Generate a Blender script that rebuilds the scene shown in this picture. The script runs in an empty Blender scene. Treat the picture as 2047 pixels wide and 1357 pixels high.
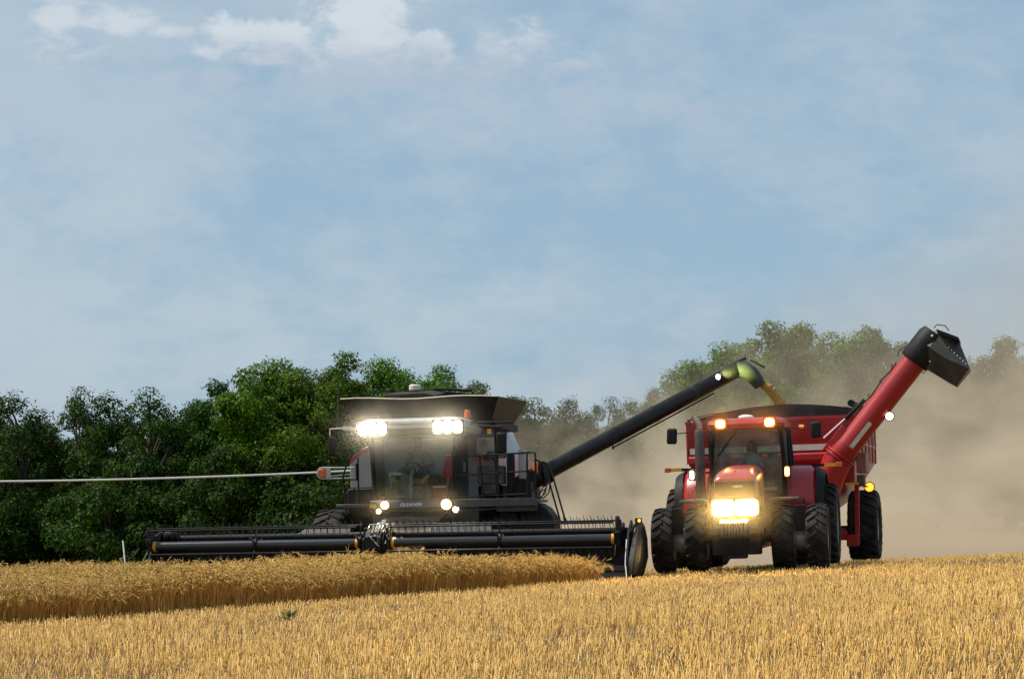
import bpy, math, random
import numpy as np
from mathutils import Vector, Matrix
R = math.radians
sc = bpy.context.scene
col = sc.collection
random.seed(7)
rng = np.random.default_rng(11)

# ------------------------------------------------------------------ camera, light, exposure
EYE = 1.6
FPX = 3864.0                      # focal length in pixels of the 2047 px wide photograph
cam_d = bpy.data.cameras.new('camera')
cam = bpy.data.objects.new('camera', cam_d); col.objects.link(cam)
cam.location = (0, 0, EYE); cam.rotation_euler = (R(90), 0, 0)
cam_d.sensor_width = 36.0; cam_d.lens = 36.0 * FPX / 2047.0
cam_d.shift_y = (1015 - 678.5) / 2047.0
cam_d.clip_end = 3000
sc.camera = cam
SUN_EL, SUN_AZ = R(57), R(-84)     # azimuth from +Y (view direction) towards +X
SUN_DIR = Vector((math.sin(SUN_AZ) * math.cos(SUN_EL), math.cos(SUN_AZ) * math.cos(SUN_EL), math.sin(SUN_EL)))
sun_d = bpy.data.lights.new('sun', 'SUN'); sun_d.energy = 4.6; sun_d.angle = R(4); sun_d.color = (1.0, .94, .84)
sun = bpy.data.objects.new('sun', sun_d); col.objects.link(sun)
sun.rotation_euler = SUN_DIR.to_track_quat('Z', 'Y').to_euler(); sun.location = (0, 0, 60)
sc.view_settings.view_transform = 'Standard'; sc.view_settings.look = 'None'
sc.view_settings.exposure = 0.0; sc.view_settings.gamma = 1.0
sc.cycles.use_denoising = True
sc.cycles.volume_bounces = 2; sc.cycles.max_bounces = 8; sc.cycles.transparent_max_bounces = 16
sc.cycles.volume_step_rate = 1.0; sc.cycles.volume_max_steps = 64
sc.cycles.sample_clamp_indirect = 6.0


class NG:
    """small helper to write node maths"""
    def __init__(s, tree): s.t = tree
    def n(s, typ, **kw):
        nd = s.t.nodes.new(typ)
        for k, v in kw.items(): setattr(nd, k, v)
        return nd
    def link(s, a, b): s.t.links.new(a, b)
    def put(s, sock, v):
        if hasattr(v, 'is_output'): s.link(v, sock)
        else: sock.default_value = v
    def m(s, op, a, b=0.0, c=0.0):
        nd = s.n('ShaderNodeMath', operation=op)
        s.put(nd.inputs[0], a); s.put(nd.inputs[1], b); s.put(nd.inputs[2], c)
        return nd.outputs[0]
    def ss(s, v, lo, hi, a=0.0, b=1.0):
        nd = s.n('ShaderNodeMapRange', interpolation_type='SMOOTHSTEP')
        s.put(nd.inputs['Value'], v); s.put(nd.inputs['From Min'], lo); s.put(nd.inputs['From Max'], hi)
        s.put(nd.inputs['To Min'], a); s.put(nd.inputs['To Max'], b)
        return nd.outputs[0]
    def mix(s, f, a, b):
        nd = s.n('ShaderNodeMix', data_type='RGBA')
        s.put(nd.inputs[0], f); s.put(nd.inputs[6], a); s.put(nd.inputs[7], b)
        return nd.outputs[2]
    def noise(s, vec, scale, detail=4.0, rough=.55, dist=0.0):
        nd = s.n('ShaderNodeTexNoise')
        if vec is not None: s.link(vec, nd.inputs['Vector'])
        nd.inputs['Scale'].default_value = scale; nd.inputs['Detail'].default_value = detail
        nd.inputs['Roughness'].default_value = rough; nd.inputs['Distortion'].default_value = dist
        return nd.outputs['Fac']


def c4(c): return (c[0], c[1], c[2], 1.0)

# ------------------------------------------------------------------ sky
W = bpy.data.worlds.new('World'); sc.world = W; W.use_nodes = True
g_ = NG(W.node_tree); W.node_tree.nodes.clear()
tc = g_.n('ShaderNodeTexCoord')
sep = g_.n('ShaderNodeSeparateXYZ'); g_.link(tc.outputs['Generated'], sep.inputs[0])
sky = g_.n('ShaderNodeTexSky', sky_type='NISHITA'); sky.sun_disc = False
sky.sun_elevation = SUN_EL; sky.sun_rotation = SUN_AZ
sky.air_density = 1.0; sky.dust_density = 1.5; sky.ozone_density = 1.5
ay = g_.m('MAXIMUM', g_.m('ABSOLUTE', sep.outputs[1]), 0.05)
cu = g_.m('DIVIDE', sep.outputs[0], ay); cw = g_.m('DIVIDE', sep.outputs[2], ay)
comb = g_.n('ShaderNodeCombineXYZ'); g_.link(cu, comb.inputs[0]); g_.link(g_.m('MULTIPLY', cw, 1.7), comb.inputs[1]); g_.link(g_.m('SIGN', sep.outputs[1]), comb.inputs[2])
big = g_.noise(comb.outputs[0], 6.0, 5.0, .55, .4)
fine = g_.noise(comb.outputs[0], 48.0, 8.0, .62, .35)
mid = g_.noise(comb.outputs[0], 19.0, 5.0, .6, .3)
veil = g_.ss(g_.m('ADD', g_.m('ADD', g_.m('MULTIPLY', big, .5), g_.m('MULTIPLY', mid, .36)), g_.m('ADD', g_.m('MULTIPLY', fine, .14), g_.m('MULTIPLY', cu, -.28))), .37, .63)
def blob(u, w, ru, rw, k=1.0):
    a = g_.m('DIVIDE', g_.m('SUBTRACT', cu, u), ru); b = g_.m('DIVIDE', g_.m('SUBTRACT', cw, w), rw)
    return g_.m('SUBTRACT', k, g_.m('SQRT', g_.m('ADD', g_.m('MULTIPLY', a, a), g_.m('MULTIPLY', b, b))))
def heap(blobs):
    v = None
    for q in blobs: p = blob(*q); v = p if v is None else g_.m('MAXIMUM', v, p)
    return v
wob = g_.m('ADD', cw, g_.m('MULTIPLY', g_.m('SUBTRACT', mid, .5), .012))
dome = heap(((-.0747, .248, .036, .034), (-.072, .268, .027, .024), (-.122, .239, .034, .016), (-.146, .243, .022, .014), (-.045, .236, .022, .016)))
dome = g_.m('ADD', dome, g_.m('MULTIPLY', g_.m('SUBTRACT', fine, .5), 2.0))
dmask = g_.m('MULTIPLY', g_.ss(dome, .0, .55), g_.ss(wob, .2235, .2300))
side_ = heap(((-.076, .2235, .052, .012, 1.15), (-.15, .222, .05, .012, .7), (.03, .228, .05, .016, .6), (-.235, .235, .05, .02, .65), (-.116, .2233, .011, .006), (-.006, .2316, .022, .016), (.0095, .243, .014, .014), (-.0216, .226, .018, .009, .9), (-.234, .2556, .018, .013, .95), (-.205, .252, .036, .012, .85),
              (-.175, .247, .026, .008, .8), (-.1445, .232, .010, .006, .9), (.029, .2148, .018, .007, .8), (.092, .206, .034, .016, .7), (-.26, .205, .05, .014, .55)))
side_ = g_.m('ADD', side_, g_.m('MULTIPLY', g_.m('SUBTRACT', fine, .5), 2.2))
smask = g_.m('MULTIPLY', g_.ss(side_, .0, .8), .8)
front = g_.m('GREATER_THAN', sep.outputs[1], 0.0)
cmask = g_.m('MULTIPLY', g_.m('MAXIMUM', dmask, smask), front)
flat = g_.ss(g_.m('ADD', cw, g_.m('MULTIPLY', g_.m('SUBTRACT', fine, .5), .035)), .222, .252)
ccol = g_.mix(flat, (4.4, 5.2, 6.3, 1), (6.9, 7.4, 7.8, 1))
base = g_.mix(veil, (3.25, 4.85, 6.35, 1), (4.85, 5.95, 6.85, 1))
s1 = g_.mix(.82, sky.outputs[0], base)
s2 = g_.mix(g_.m('MULTIPLY', cmask, .82), s1, ccol)
bg = g_.n('ShaderNodeBackground'); g_.link(s2, bg.inputs[0]); bg.inputs[1].default_value = 0.1
out = g_.n('ShaderNodeOutputWorld'); g_.link(bg.outputs[0], out.inputs[0])


# ------------------------------------------------------------------ materials
MT = {}
def mat(name, c, rough=.5, metal=0.0, c2=None, nscale=4.0, coat=0.0, bump=0.0, bscale=40.0, dust=0.0):
    m = bpy.data.materials.new(name); m.use_nodes = True
    g = NG(m.node_tree); p = m.node_tree.nodes['Principled BSDF']
    t = g.n('ShaderNodeTexCoord')
    base = c4(c)
    if c2 is not None:
        base = g.mix(g.ss(g.noise(t.outputs['Object'], nscale, 5, .6), .35, .65), c4(c), c4(c2))
    if dust > 0:
        dn = g.m('MULTIPLY', g.ss(g.noise(t.outputs['Object'], 2.3, 7, .7), .42, .72), dust)
        base = g.mix(dn, base, (.30, .235, .155, 1))
        g.link(g.ss(dn, 0, 1, rough, min(1, rough + .5)), p.inputs['Roughness'])
    else:
        p.inputs['Roughness'].default_value = rough
    if hasattr(base, 'is_output'): g.link(base, p.inputs['Base Color'])
    else: p.inputs['Base Color'].default_value = base
    p.inputs['Metallic'].default_value = metal
    p.inputs['Specular IOR Level'].default_value = .25 if name in ('black', 'rubber', 'tank_dark', 'tarp', 'divider_plastic') else .5
    p.inputs['Coat Weight'].default_value = coat; p.inputs['Coat Roughness'].default_value = .12
    if bump > 0:
        bn = g.n('ShaderNodeBump'); bn.inputs['Strength'].default_value = bump; bn.inputs['Distance'].default_value = .02
        g.link(g.noise(t.outputs['Object'], bscale, 4), bn.inputs['Height']); g.link(bn.outputs[0], p.inputs['Normal'])
    MT[name] = m
    return m

def emat(name, c, strength):
    m = bpy.data.materials.new(name); m.use_nodes = True
    p = m.node_tree.nodes['Principled BSDF']
    p.inputs['Base Color'].default_value = c4([min(1, x) for x in c])
    p.inputs['Emission Color'].default_value = c4(c); p.inputs['Emission Strength'].default_value = strength
    MT[name] = m
    return m

def glassmat(name, tint, refl, film=.04):
    m = bpy.data.materials.new(name); m.use_nodes = True
    g = NG(m.node_tree); m.node_tree.nodes.clear()
    tr = g.n('ShaderNodeBsdfTransparent'); tr.inputs[0].default_value = c4(tint)
    gl = g.n('ShaderNodeBsdfGlossy'); gl.inputs['Roughness'].default_value = .03
    df = g.n('ShaderNodeBsdfDiffuse'); df.inputs[0].default_value = (.36, .37, .31, 1)
    fr = g.n('ShaderNodeFresnel'); fr.inputs[0].default_value = 1.45
    mx = g.n('ShaderNodeMixShader'); g.link(g.m('MULTIPLY', fr.outputs[0], refl), mx.inputs[0])
    g.link(tr.outputs[0], mx.inputs[1]); g.link(gl.outputs[0], mx.inputs[2])
    t = g.n('ShaderNodeTexCoord')
    dz = g.ss(g.noise(t.outputs['Object'], 3.0, 5), .35, .75, film * .6, film * 2.0)
    m2 = g.n('ShaderNodeMixShader'); g.link(dz, m2.inputs[0]); g.link(mx.outputs[0], m2.inputs[1]); g.link(df.outputs[0], m2.inputs[2])
    o = g.n('ShaderNodeOutputMaterial'); g.link(m2.outputs[0], o.inputs[0])
    MT[name] = m
    return m

mat('red', (.40, .004, .007), .36, 0, (.33, .004, .006), 1.5, .35, dust=.07)
mat('cart_red', (.40, .003, .005), .42, 0, (.33, .003, .005), 1.2, .2, dust=.05)
mat('white_stripe', (.72, .66, .56), .5, 0, (.60, .54, .45), 3)
mat('black', (.006, .006, .007), .6, 0, (.011, .010, .0095), 5, dust=.035)
mat('gloss_black', (.010, .013, .019), .28, 0, (.014, .017, .023), 3, .3, dust=.02)
mat('dark_grey', (.045, .046, .05), .45, 0, (.033, .033, .036), 4, dust=.12)
mat('auger_grey', (.022, .020, .019), .33, .0, (.03, .026, .022), 2.5, .3, dust=.07)
mat('tank_dark', (.012, .011, .010), .55, 0, (.022, .016, .013), 1.6, dust=.06)
mat('light_grey', (.42, .42, .41), .4, .0, (.35, .34, .33), 2, .2, dust=.2)
mat('steel', (.45, .45, .46), .38, .7, (.3, .3, .31), 6)
mat('rubber', (.010, .010, .010), .75, 0, (.02, .018, .016), 7, bump=.2, dust=.16)
mat('rim_grey', (.42, .43, .45), .4, .3, (.30, .29, .28), 5, dust=.3)
mat('exhaust_metal', (.105, .10, .095), .5, .4, (.07, .066, .06), 5, dust=.15)
mat('pipe_tan', (.42, .32, .24), .35, .6)
mat('yellow', (.75, .36, .01), .4)
mat('orange', (.65, .11, .015), .35)
mat('cream', (.75, .67, .52), .4)
mat('white', (.78, .78, .76), .4)
mat('tarp', (.026, .02, .018), .65, 0, (.04, .036, .03), 1.4, bump=.25, bscale=6, dust=.15)
mat('beige', (.40, .36, .25), .7, 0, (.2, .18, .13), 4)
mat('cloth_seat', (.05, .05, .045), .9)
mat('headliner', (.16, .17, .16), .8)
mat('shirt_tan', (.40, .38, .20), .85, 0, (.32, .30, .15), 9)
mat('shirt_mint', (.30, .42, .38), .85, 0, (.24, .35, .32), 9)
mat('jeans', (.05, .09, .15), .9)
mat('skin', (.42, .20, .12), .55)
mat('skin_dark', (.20, .10, .06), .6)
mat('hair', (.012, .009, .007), .7)
mat('sole', (.50, .40, .13), .8)
mat('red_cloth', (.50, .008, .012), .85)
mat('cooler_red', (.42, .015, .055), .4)
mat('bag_green', (.22, .42, .22), .5, 0, (.5, .55, .48), 8)
mat('grain', (.50, .29, .07), .8, 0, (.40, .22, .05), 25, bump=.5, bscale=90)
mat('bark', (.06, .045, .03), .9, 0, (.035, .027, .02), 6, bump=.6, bscale=14)
mat('mud_metal', (.10, .085, .065), .7, 0, (.05, .045, .04), 4, dust=.4)
emat('lamp_white', (1.0, .95, .82), 3.6)
emat('lamp_warm', (1.0, .86, .52), 4.2)
emat('lamp_orange', (1.0, .62, .24), 4.0)
emat('lamp_amber', (1.0, .42, .03), 2.6)
emat('lamp_amber_dim', (1.0, .25, .02), 1.6)
emat('glow_white', (1.0, .86, .62), 1.15)
emat('glow_warm', (1.0, .66, .16), 1.2)
emat('glow_orange', (1.0, .30, .03), 1.25)
emat('glow_amber', (1.0, .33, .015), 1.3)
glassmat('glass', (.80, .86, .82), 1.0)
glassmat('glass_tinted', (.80, .86, .80), 1.0, .26)


# ------------------------------------------------------------------ mesh helpers
class MB:
    def __init__(s): s.v = []; s.f = []; s.mi = []; s.cur = 0
    def add(s, vs, fs):
        b = len(s.v); s.v += [tuple(x) for x in vs]
        for f in fs: s.f.append([b + i for i in f]); s.mi.append(s.cur)
        return s
    def hexa(s, p):      # 4 bottom (ccw), 4 top
        return s.add(p, [(3, 2, 1, 0), (4, 5, 6, 7), (0, 1, 5, 4), (1, 2, 6, 5), (2, 3, 7, 6), (3, 0, 4, 7)])
    def box(s, c, d, rot=None):
        x, y, z = d[0] / 2, d[1] / 2, d[2] / 2
        p = [Vector(q) for q in ((-x, -y, -z), (x, -y, -z), (x, y, -z), (-x, y, -z), (-x, -y, z), (x, -y, z), (x, y, z), (-x, y, z))]
        if rot is not None:
            M = Matrix.Rotation(rot[2], 3, 'Z') @ Matrix.Rotation(rot[1], 3, 'Y') @ Matrix.Rotation(rot[0], 3, 'X')
            p = [M @ q for q in p]
        return s.hexa([q + Vector(c) for q in p])
    def bb(s, x0, x1, y0, y1, z0, z1): return s.box(((x0 + x1) / 2, (y0 + y1) / 2, (z0 + z1) / 2), (x1 - x0, y1 - y0, z1 - z0))
    def beam(s, a, b, w, h=None):
        a, b = Vector(a), Vector(b); h = h or w; d = (b - a).normalized()
        up = Vector((0, 0, 1)) if abs(d.z) < .95 else Vector((0, 1, 0))
        r = d.cross(up).normalized(); u = r.cross(d)
        q = []
        for e in (a, b): q += [e - r * w / 2 - u * h / 2, e + r * w / 2 - u * h / 2, e + r * w / 2 + u * h / 2, e - r * w / 2 + u * h / 2]
        return s.hexa(q)
    def prism(s, poly, a, b, axis='y'):
        n = len(poly)
        def P(q, t): return (q[0], t, q[1]) if axis == 'y' else ((t, q[0], q[1]) if axis == 'x' else (q[0], q[1], t))
        vs = [P(q, a) for q in poly] + [P(q, b) for q in poly]
        fs = [tuple(range(n))[::-1], tuple(range(n, 2 * n))] + [(i, (i + 1) % n, n + (i + 1) % n, n + i) for i in range(n)]
        return s.add(vs, fs)
    def loft(s, rings, cap=True, closed=True):
        n = len(rings[0]); vs = [p for r in rings for p in r]; fs = []
        for k in range(len(rings) - 1):
            for i in range(n if closed else n - 1):
                j = (i + 1) % n
                fs.append((k * n + i, k * n + j, (k + 1) * n + j, (k + 1) * n + i))
        if cap and closed:
            fs.append(tuple(range(n))[::-1]); fs.append(tuple(range((len(rings) - 1) * n, len(rings) * n)))
        return s.add(vs, fs)
    def tube(s, pts, r, n=8, cap=True):
        pts = [Vector(p) for p in pts]; m = len(pts); rs = r if isinstance(r, (list, tuple)) else [r] * m
        rings = []; prev = None
        for i, p in enumerate(pts):
            d = (pts[min(i + 1, m - 1)] - pts[max(i - 1, 0)]).normalized()
            if prev is None:
                up = Vector((0, 0, 1)) if abs(d.z) < .9 else Vector((0, 1, 0)); a = d.cross(up).normalized()
            else:
                a = (prev - d * prev.dot(d)).normalized()
            prev = a; b = d.cross(a)
            rings.append([p + (a * math.cos(t) + b * math.sin(t)) * rs[i] for t in [2 * math.pi * k / n for k in range(n)]])
        return s.loft(rings, cap)
    def lathe(s, prof, c, axis, n=24, cap=False):
        ax = Vector(axis).normalized(); up = Vector((0, 0, 1)) if abs(ax.z) < .9 else Vector((1, 0, 0))
        a = ax.cross(up).normalized(); b = ax.cross(a); c = Vector(c)
        rings = [[c + ax * h + (a * math.cos(t) + b * math.sin(t)) * r for t in [2 * math.pi * k / n for k in range(n)]] for r, h in prof]
        return s.loft(rings, cap)
    def ell(s, c, r, nu=12, nv=8):
        rings = []
        for j in range(nv + 1):
            t = math.pi * (j + .001 if j == 0 else (j - .001 if j == nv else j)) / nv
            rings.append([(c[0] + r[0] * math.sin(t) * math.cos(2 * math.pi * i / nu), c[1] + r[1] * math.sin(t) * math.sin(2 * math.pi * i / nu), c[2] + r[2] * math.cos(t)) for i in range(nu)])
        return s.loft(rings)
    def mesh(s, name, mats, sharp=35):
        me = bpy.data.meshes.new(name); me.from_pydata(s.v, [], s.f)
        mats = mats if isinstance(mats, (list, tuple)) else [mats]
        for m in mats: me.materials.append(MT[m] if isinstance(m, str) else m)
        me.polygons.foreach_set('material_index', s.mi)
        import bmesh
        bm = bmesh.new(); bm.from_mesh(me); bmesh.ops.recalc_face_normals(bm, faces=bm.faces); bm.to_mesh(me); bm.free()
        me.polygons.foreach_set('use_smooth', [True] * len(me.polygons)); me.set_sharp_from_angle(angle=R(sharp))
        me.update()
        return me
    def build(s, name, mats, parent=None, bevel=0.0, sharp=35, loc=None, seg=2):
        o = bpy.data.objects.new(name, s.mesh(name, mats, sharp)); col.objects.link(o)
        if parent is not None: o.parent = parent
        if loc is not None: o.location = loc
        if bevel > 0:
            b = o.modifiers.new('bevel', 'BEVEL'); b.width = bevel; b.segments = seg; b.limit_method = 'ANGLE'; b.angle_limit = R(35)
            b.harden_normals = False
        return o

def tag(o, label=None, cat=None, group=None, kind=None):
    if label: o['label'] = label
    if cat: o['category'] = cat
    if group: o['group'] = group
    if kind: o['kind'] = kind
    return o

def empty(name, loc, yaw=0.0, roll=0.0):
    o = bpy.data.objects.new(name, None); col.objects.link(o)
    o.location = loc; o.rotation_euler = (0, -roll, -yaw); o.empty_display_size = .3
    return o

def text_mesh(name, body, size, mat_name, parent, loc, rot, depth=.004, shear=0.0, xscale=1.0):
    cu = bpy.data.curves.new(name, 'FONT'); cu.body = body; cu.size = size; cu.extrude = depth; cu.align_x = 'CENTER'; cu.align_y = 'CENTER'; cu.shear = shear
    cu.offset = size * .012
    t = bpy.data.objects.new(name, cu); col.objects.link(t)
    dg = bpy.context.evaluated_depsgraph_get(); me = bpy.data.meshes.new_from_object(t.evaluated_get(dg))
    bpy.data.objects.remove(t); bpy.data.curves.remove(cu)
    me.materials.clear(); me.materials.append(MT[mat_name])
    o = bpy.data.objects.new(name, me); col.objects.link(o); o.parent = parent; o.location = loc; o.rotation_euler = rot; o.scale = (xscale, 1, 1)
    return o

def np_mesh(name, v, quads=None, tris=None, mats=(), qi=None, ti=None):
    me = bpy.data.meshes.new(name); me.vertices.add(len(v)); me.vertices.foreach_set('co', np.asarray(v, np.float32).ravel())
    nq = 0 if quads is None else len(quads); nt = 0 if tris is None else len(tris)
    idx = []; 
    if nq: idx.append(np.asarray(quads).ravel())
    if nt: idx.append(np.asarray(tris).ravel())
    idx = np.concatenate(idx).astype(np.int32)
    me.loops.add(len(idx)); me.loops.foreach_set('vertex_index', idx)
    me.polygons.add(nq + nt)
    st = np.concatenate([np.arange(nq) * 4, nq * 4 + np.arange(nt) * 3]).astype(np.int32)
    me.polygons.foreach_set('loop_start', st)
    for m in mats: me.materials.append(m)
    if qi is not None or ti is not None:
        mi = np.concatenate([np.asarray(qi if qi is not None else np.zeros(nq), np.int32), np.asarray(ti if ti is not None else np.zeros(nt), np.int32)])
        me.polygons.foreach_set('material_index', mi)
    me.update(calc_edges=True)
    return me


# ------------------------------------------------------------------ terrain
def cross_slope(x):
    x = 45 * np.tanh(np.asarray(x, float) / 45)
    return .040 * x + .0025 * (np.sqrt(x * x + 9) + x)
def ground_z(x, y):
    return cross_slope(x) - 1.2 * (1 - np.exp(-(np.maximum(0, np.asarray(y, float) - 42) / 16) ** 2))
def gz(x, y): return float(ground_z(x, y))

def soil_material():
    m = bpy.data.materials.new('straw_soil'); m.use_nodes = True
    g = NG(m.node_tree); p = m.node_tree.nodes['Principled BSDF']; t = g.n('ShaderNodeTexCoord')
    a = g.ss(g.noise(t.outputs['Object'], 9.0, 8, .7), .35, .65); b = g.ss(g.noise(t.outputs['Object'], .35, 4), .35, .65)
    c = g.mix(a, (.06, .034, .014, 1), (.24, .14, .048, 1)); c = g.mix(g.m('MULTIPLY', b, .4), c, (.22, .14, .055, 1))
    g.link(c, p.inputs['Base Color']); p.inputs['Roughness'].default_value = .95
    bn = g.n('ShaderNodeBump'); bn.inputs['Strength'].default_value = .6; bn.inputs['Distance'].default_value = .04
    g.link(a, bn.inputs['Height']); g.link(bn.outputs[0], p.inputs['Normal'])
    return m
xs = np.concatenate([np.linspace(-900, -60, 12), np.linspace(-50, 50, 81), np.linspace(60, 900, 12)])
ys = np.concatenate([np.linspace(-60, 5, 10), np.linspace(8, 90, 83), np.linspace(100, 1500, 20)])
GX, GY = np.meshgrid(xs, ys); GZ = ground_z(GX, GY)
nx, ny = len(xs), len(ys)
ii = (np.arange(ny - 1)[:, None] * nx + np.arange(nx - 1)[None, :]).ravel()
gme = np_mesh('ground', np.stack([GX.ravel(), GY.ravel(), GZ.ravel()], 1), np.stack([ii, ii + 1, ii + nx + 1, ii + nx], 1), mats=[soil_material()])
gme.polygons.foreach_set('use_smooth', [True] * len(gme.polygons))
ground = bpy.data.objects.new('ground', gme); col.objects.link(ground); tag(ground, kind='structure')

# ------------------------------------------------------------------ stubble and standing wheat
def straw_material(name, a, b, c, trans=.15):
    m = bpy.data.materials.new(name); m.use_nodes = True
    g = NG(m.node_tree); p = m.node_tree.nodes['Principled BSDF']
    ge = g.n('ShaderNodeNewGeometry'); r = ge.outputs['Random Per Island']
    c1 = g.mix(g.ss(r, .05, .6), c4(a), c4(b)); c1 = g.mix(g.ss(r, .82, 1.0), c1, c4(c))
    c1 = g.mix(g.ss(r, .16, .22), c4([x * .38 for x in a]), c1)
    t = g.n('ShaderNodeTexCoord')
    pn = g.ss(g.noise(t.outputs['Object'], .55, 3), .35, .68)
    c1 = g.mix(g.m('MULTIPLY', pn, .5), c1, c4([x * .68 for x in b]))
    g.link(c1, p.inputs['Base Color']); p.inputs['Roughness'].default_value = .55
    tl = g.n('ShaderNodeBsdfTranslucent'); g.link(c1, tl.inputs[0])
    mx = g.n('ShaderNodeMixShader'); mx.inputs[0].default_value = trans
    g.link(p.outputs[0], mx.inputs[1]); g.link(tl.outputs[0], mx.inputs[2]); g.link(mx.outputs[0], m.node_tree.nodes['Material Output'].inputs[0])
    return m
STUB = straw_material('stubble_straw', (.48, .235, .040), (.78, .455, .095), (.90, .66, .25), .1)
STEM = straw_material('wheat_stem', (.46, .24, .05), (.66, .38, .09), (.75, .50, .16))
HEAD = straw_material('wheat_head', (.72, .44, .10), (.86, .57, .165), (.92, .68, .26), .25)

EDGE = [(-16.0, 25.4), (-8.3, 30.6), (-3.1, 35.6), (0.0, 38.2), (2.0, 39.7), (2.35, 40.4)]   # line where the cut stops and the standing crop begins
def edge_y(x):
    return np.interp(x, [e[0] for e in EDGE], [e[1] for e in EDGE])
HY = math.tan(R(10))
def header_y(x): return 41.55 - (x + 2.9) * HY                      # cutter bar line of the combine header
def is_wheat(x, y):
    right = x < 1.60 + .18 * np.sin(y * 5) + .1 * np.sin(y * 13 + x * 9)
    behind = np.where(x > -8.65, header_y(x) + .25, 200.0)
    return right & (y > edge_y(x) + .16 * np.sin(x * 2.1) + .12 * np.sin(x * 5.7) + .07 * np.sin(x * 17.3)) & (y < behind)

def prisms(P, H, rad, lean, name, m):
    n = len(P); ang = rng.uniform(0, 2 * math.pi, n); v = np.zeros((n, 6, 3))
    for k in range(3):
        a = ang + k * 2.094
        v[:, k, 0] = P[:, 0] + np.cos(a) * rad; v[:, k, 1] = P[:, 1] + np.sin(a) * rad; v[:, k, 2] = P[:, 2] - .02
        v[:, k + 3, 0] = P[:, 0] + np.cos(a) * rad * .85 + lean[:, 0]; v[:, k + 3, 1] = P[:, 1] + np.sin(a) * rad * .85 + lean[:, 1]
        v[:, k + 3, 2] = P[:, 2] + H
    b = np.arange(n)[:, None] * 6
    q = np.concatenate([b + np.array([[k, (k + 1) % 3, 3 + (k + 1) % 3, 3 + k]]) for k in range(3)], 0)
    t = b + np.array([[3, 4, 5]])
    me = np_mesh(name, v.reshape(-1, 3), q, t, [m])
    o = bpy.data.objects.new(name, me); col.objects.link(o)
    return o

def scatter(y0, y1, dens, half=.31, margin=4.0):
    n = int((y1 - y0) * (y1 + y0) * half * dens + (y1 - y0) * 2 * margin * dens)
    y = np.sqrt(rng.uniform(y0 * y0, y1 * y1, n)); x = rng.uniform(-1, 1, n) * (half * y + margin)
    return x, y
parts = []
for y0, y1, d in ((14.5, 22, 290), (22, 30, 250), (30, 40, 190), (40, 56, 120)):
    x, y = scatter(y0, y1, d)
    # drill rows parallel to the crop edge, 19 cm apart, loosely kept
    s = (x * .68 - y * .73); s2 = np.round(s / .19) * .19 + rng.normal(0, .035, len(s)); k = rng.random(len(s)) < .6
    dx = np.where(k, s2 - s, 0); x = x + dx * .68; y = y - dx * .73
    keep = ~is_wheat(x, y) & ~((y > 40.2) & (x > -8.6) & (x < 2.2) & (y > header_y(x) + .2) & (y < 46))
    parts.append(np.stack([x[keep], y[keep]], 1))
P2 = np.concatenate(parts); P3 = np.column_stack([P2, ground_z(P2[:, 0], P2[:, 1])])
n = len(P3)
def soft_noise(x, y, seed, scale):
    r = np.random.default_rng(seed); s = np.zeros(len(x))
    for k in range(9):
        a = r.uniform(0, 6.28); f = scale * r.uniform(.6, 2.2); s += np.sin((x * np.cos(a) + y * np.sin(a)) * f + r.uniform(0, 6.28))
    return s / 4.2
pa = soft_noise(P3[:, 0], P3[:, 1], 3, 1.1); pb = soft_noise(P3[:, 0], P3[:, 1], 5, 4.5)
thin = np.clip(.76 + .34 * pa + .44 * pb, .10, 1); kk = rng.random(n) < thin; P3 = P3[kk]; pa = pa[kk]; pb = pb[kk]; n = len(P3)
tall = np.clip(rng.normal(.135, .038, n) * (1 + .22 * pa + .16 * pb), .035, .26) * np.interp(P3[:, 1], [20, 30, 38, 42], [1.0, .85, .52, .42])
wid = rng.uniform(.0033, .0076, n)
stub = prisms(P3, tall, wid, rng.normal(0, .030, (n, 2)) * (1 + (rng.random((n, 1)) < .08) * 2.5) + np.array([[.012, 0]]), 'wheat_stubble', STUB)
tag(stub, 'short golden cut wheat stubble covering the foreground field', 'stubble', kind='stuff')
# loose straws lying on and leaning over the stubble
nl = 9000
x, y = scatter(14.5, 44, 1); sel = rng.integers(0, len(x), nl); x = x[sel] + rng.normal(0, .3, nl); y = y[sel] + rng.normal(0, .3, nl); keep_ = rng.random(nl) < np.clip(.45 + .5 * soft_noise(x, y, 9, 1.6), .05, 1); x = x[keep_]; y = y[keep_]
k = ~is_wheat(x, y); x = x[k]; y = y[k]; nl = len(x); L = rng.uniform(.1, .34, nl); a = rng.uniform(0, 2 * math.pi, nl)
z0 = ground_z(x, y) + rng.uniform(.02, .13, nl) * np.interp(y, [20, 38], [1, .5])
litter = prisms(np.column_stack([x, y, z0]), (rng.normal(.0, .05, nl) + .02) * np.interp(y, [20, 38], [1, .5]), np.full(nl, .0055), np.column_stack([np.cos(a) * L, np.sin(a) * L]), 'loose_straw', straw_material('loose_straw_mat', (.60, .41, .16), (.74, .54, .24), (.85, .70, .42)))
tag(litter, 'loose pale straws lying across the cut stubble', 'straw', kind='stuff')

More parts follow.
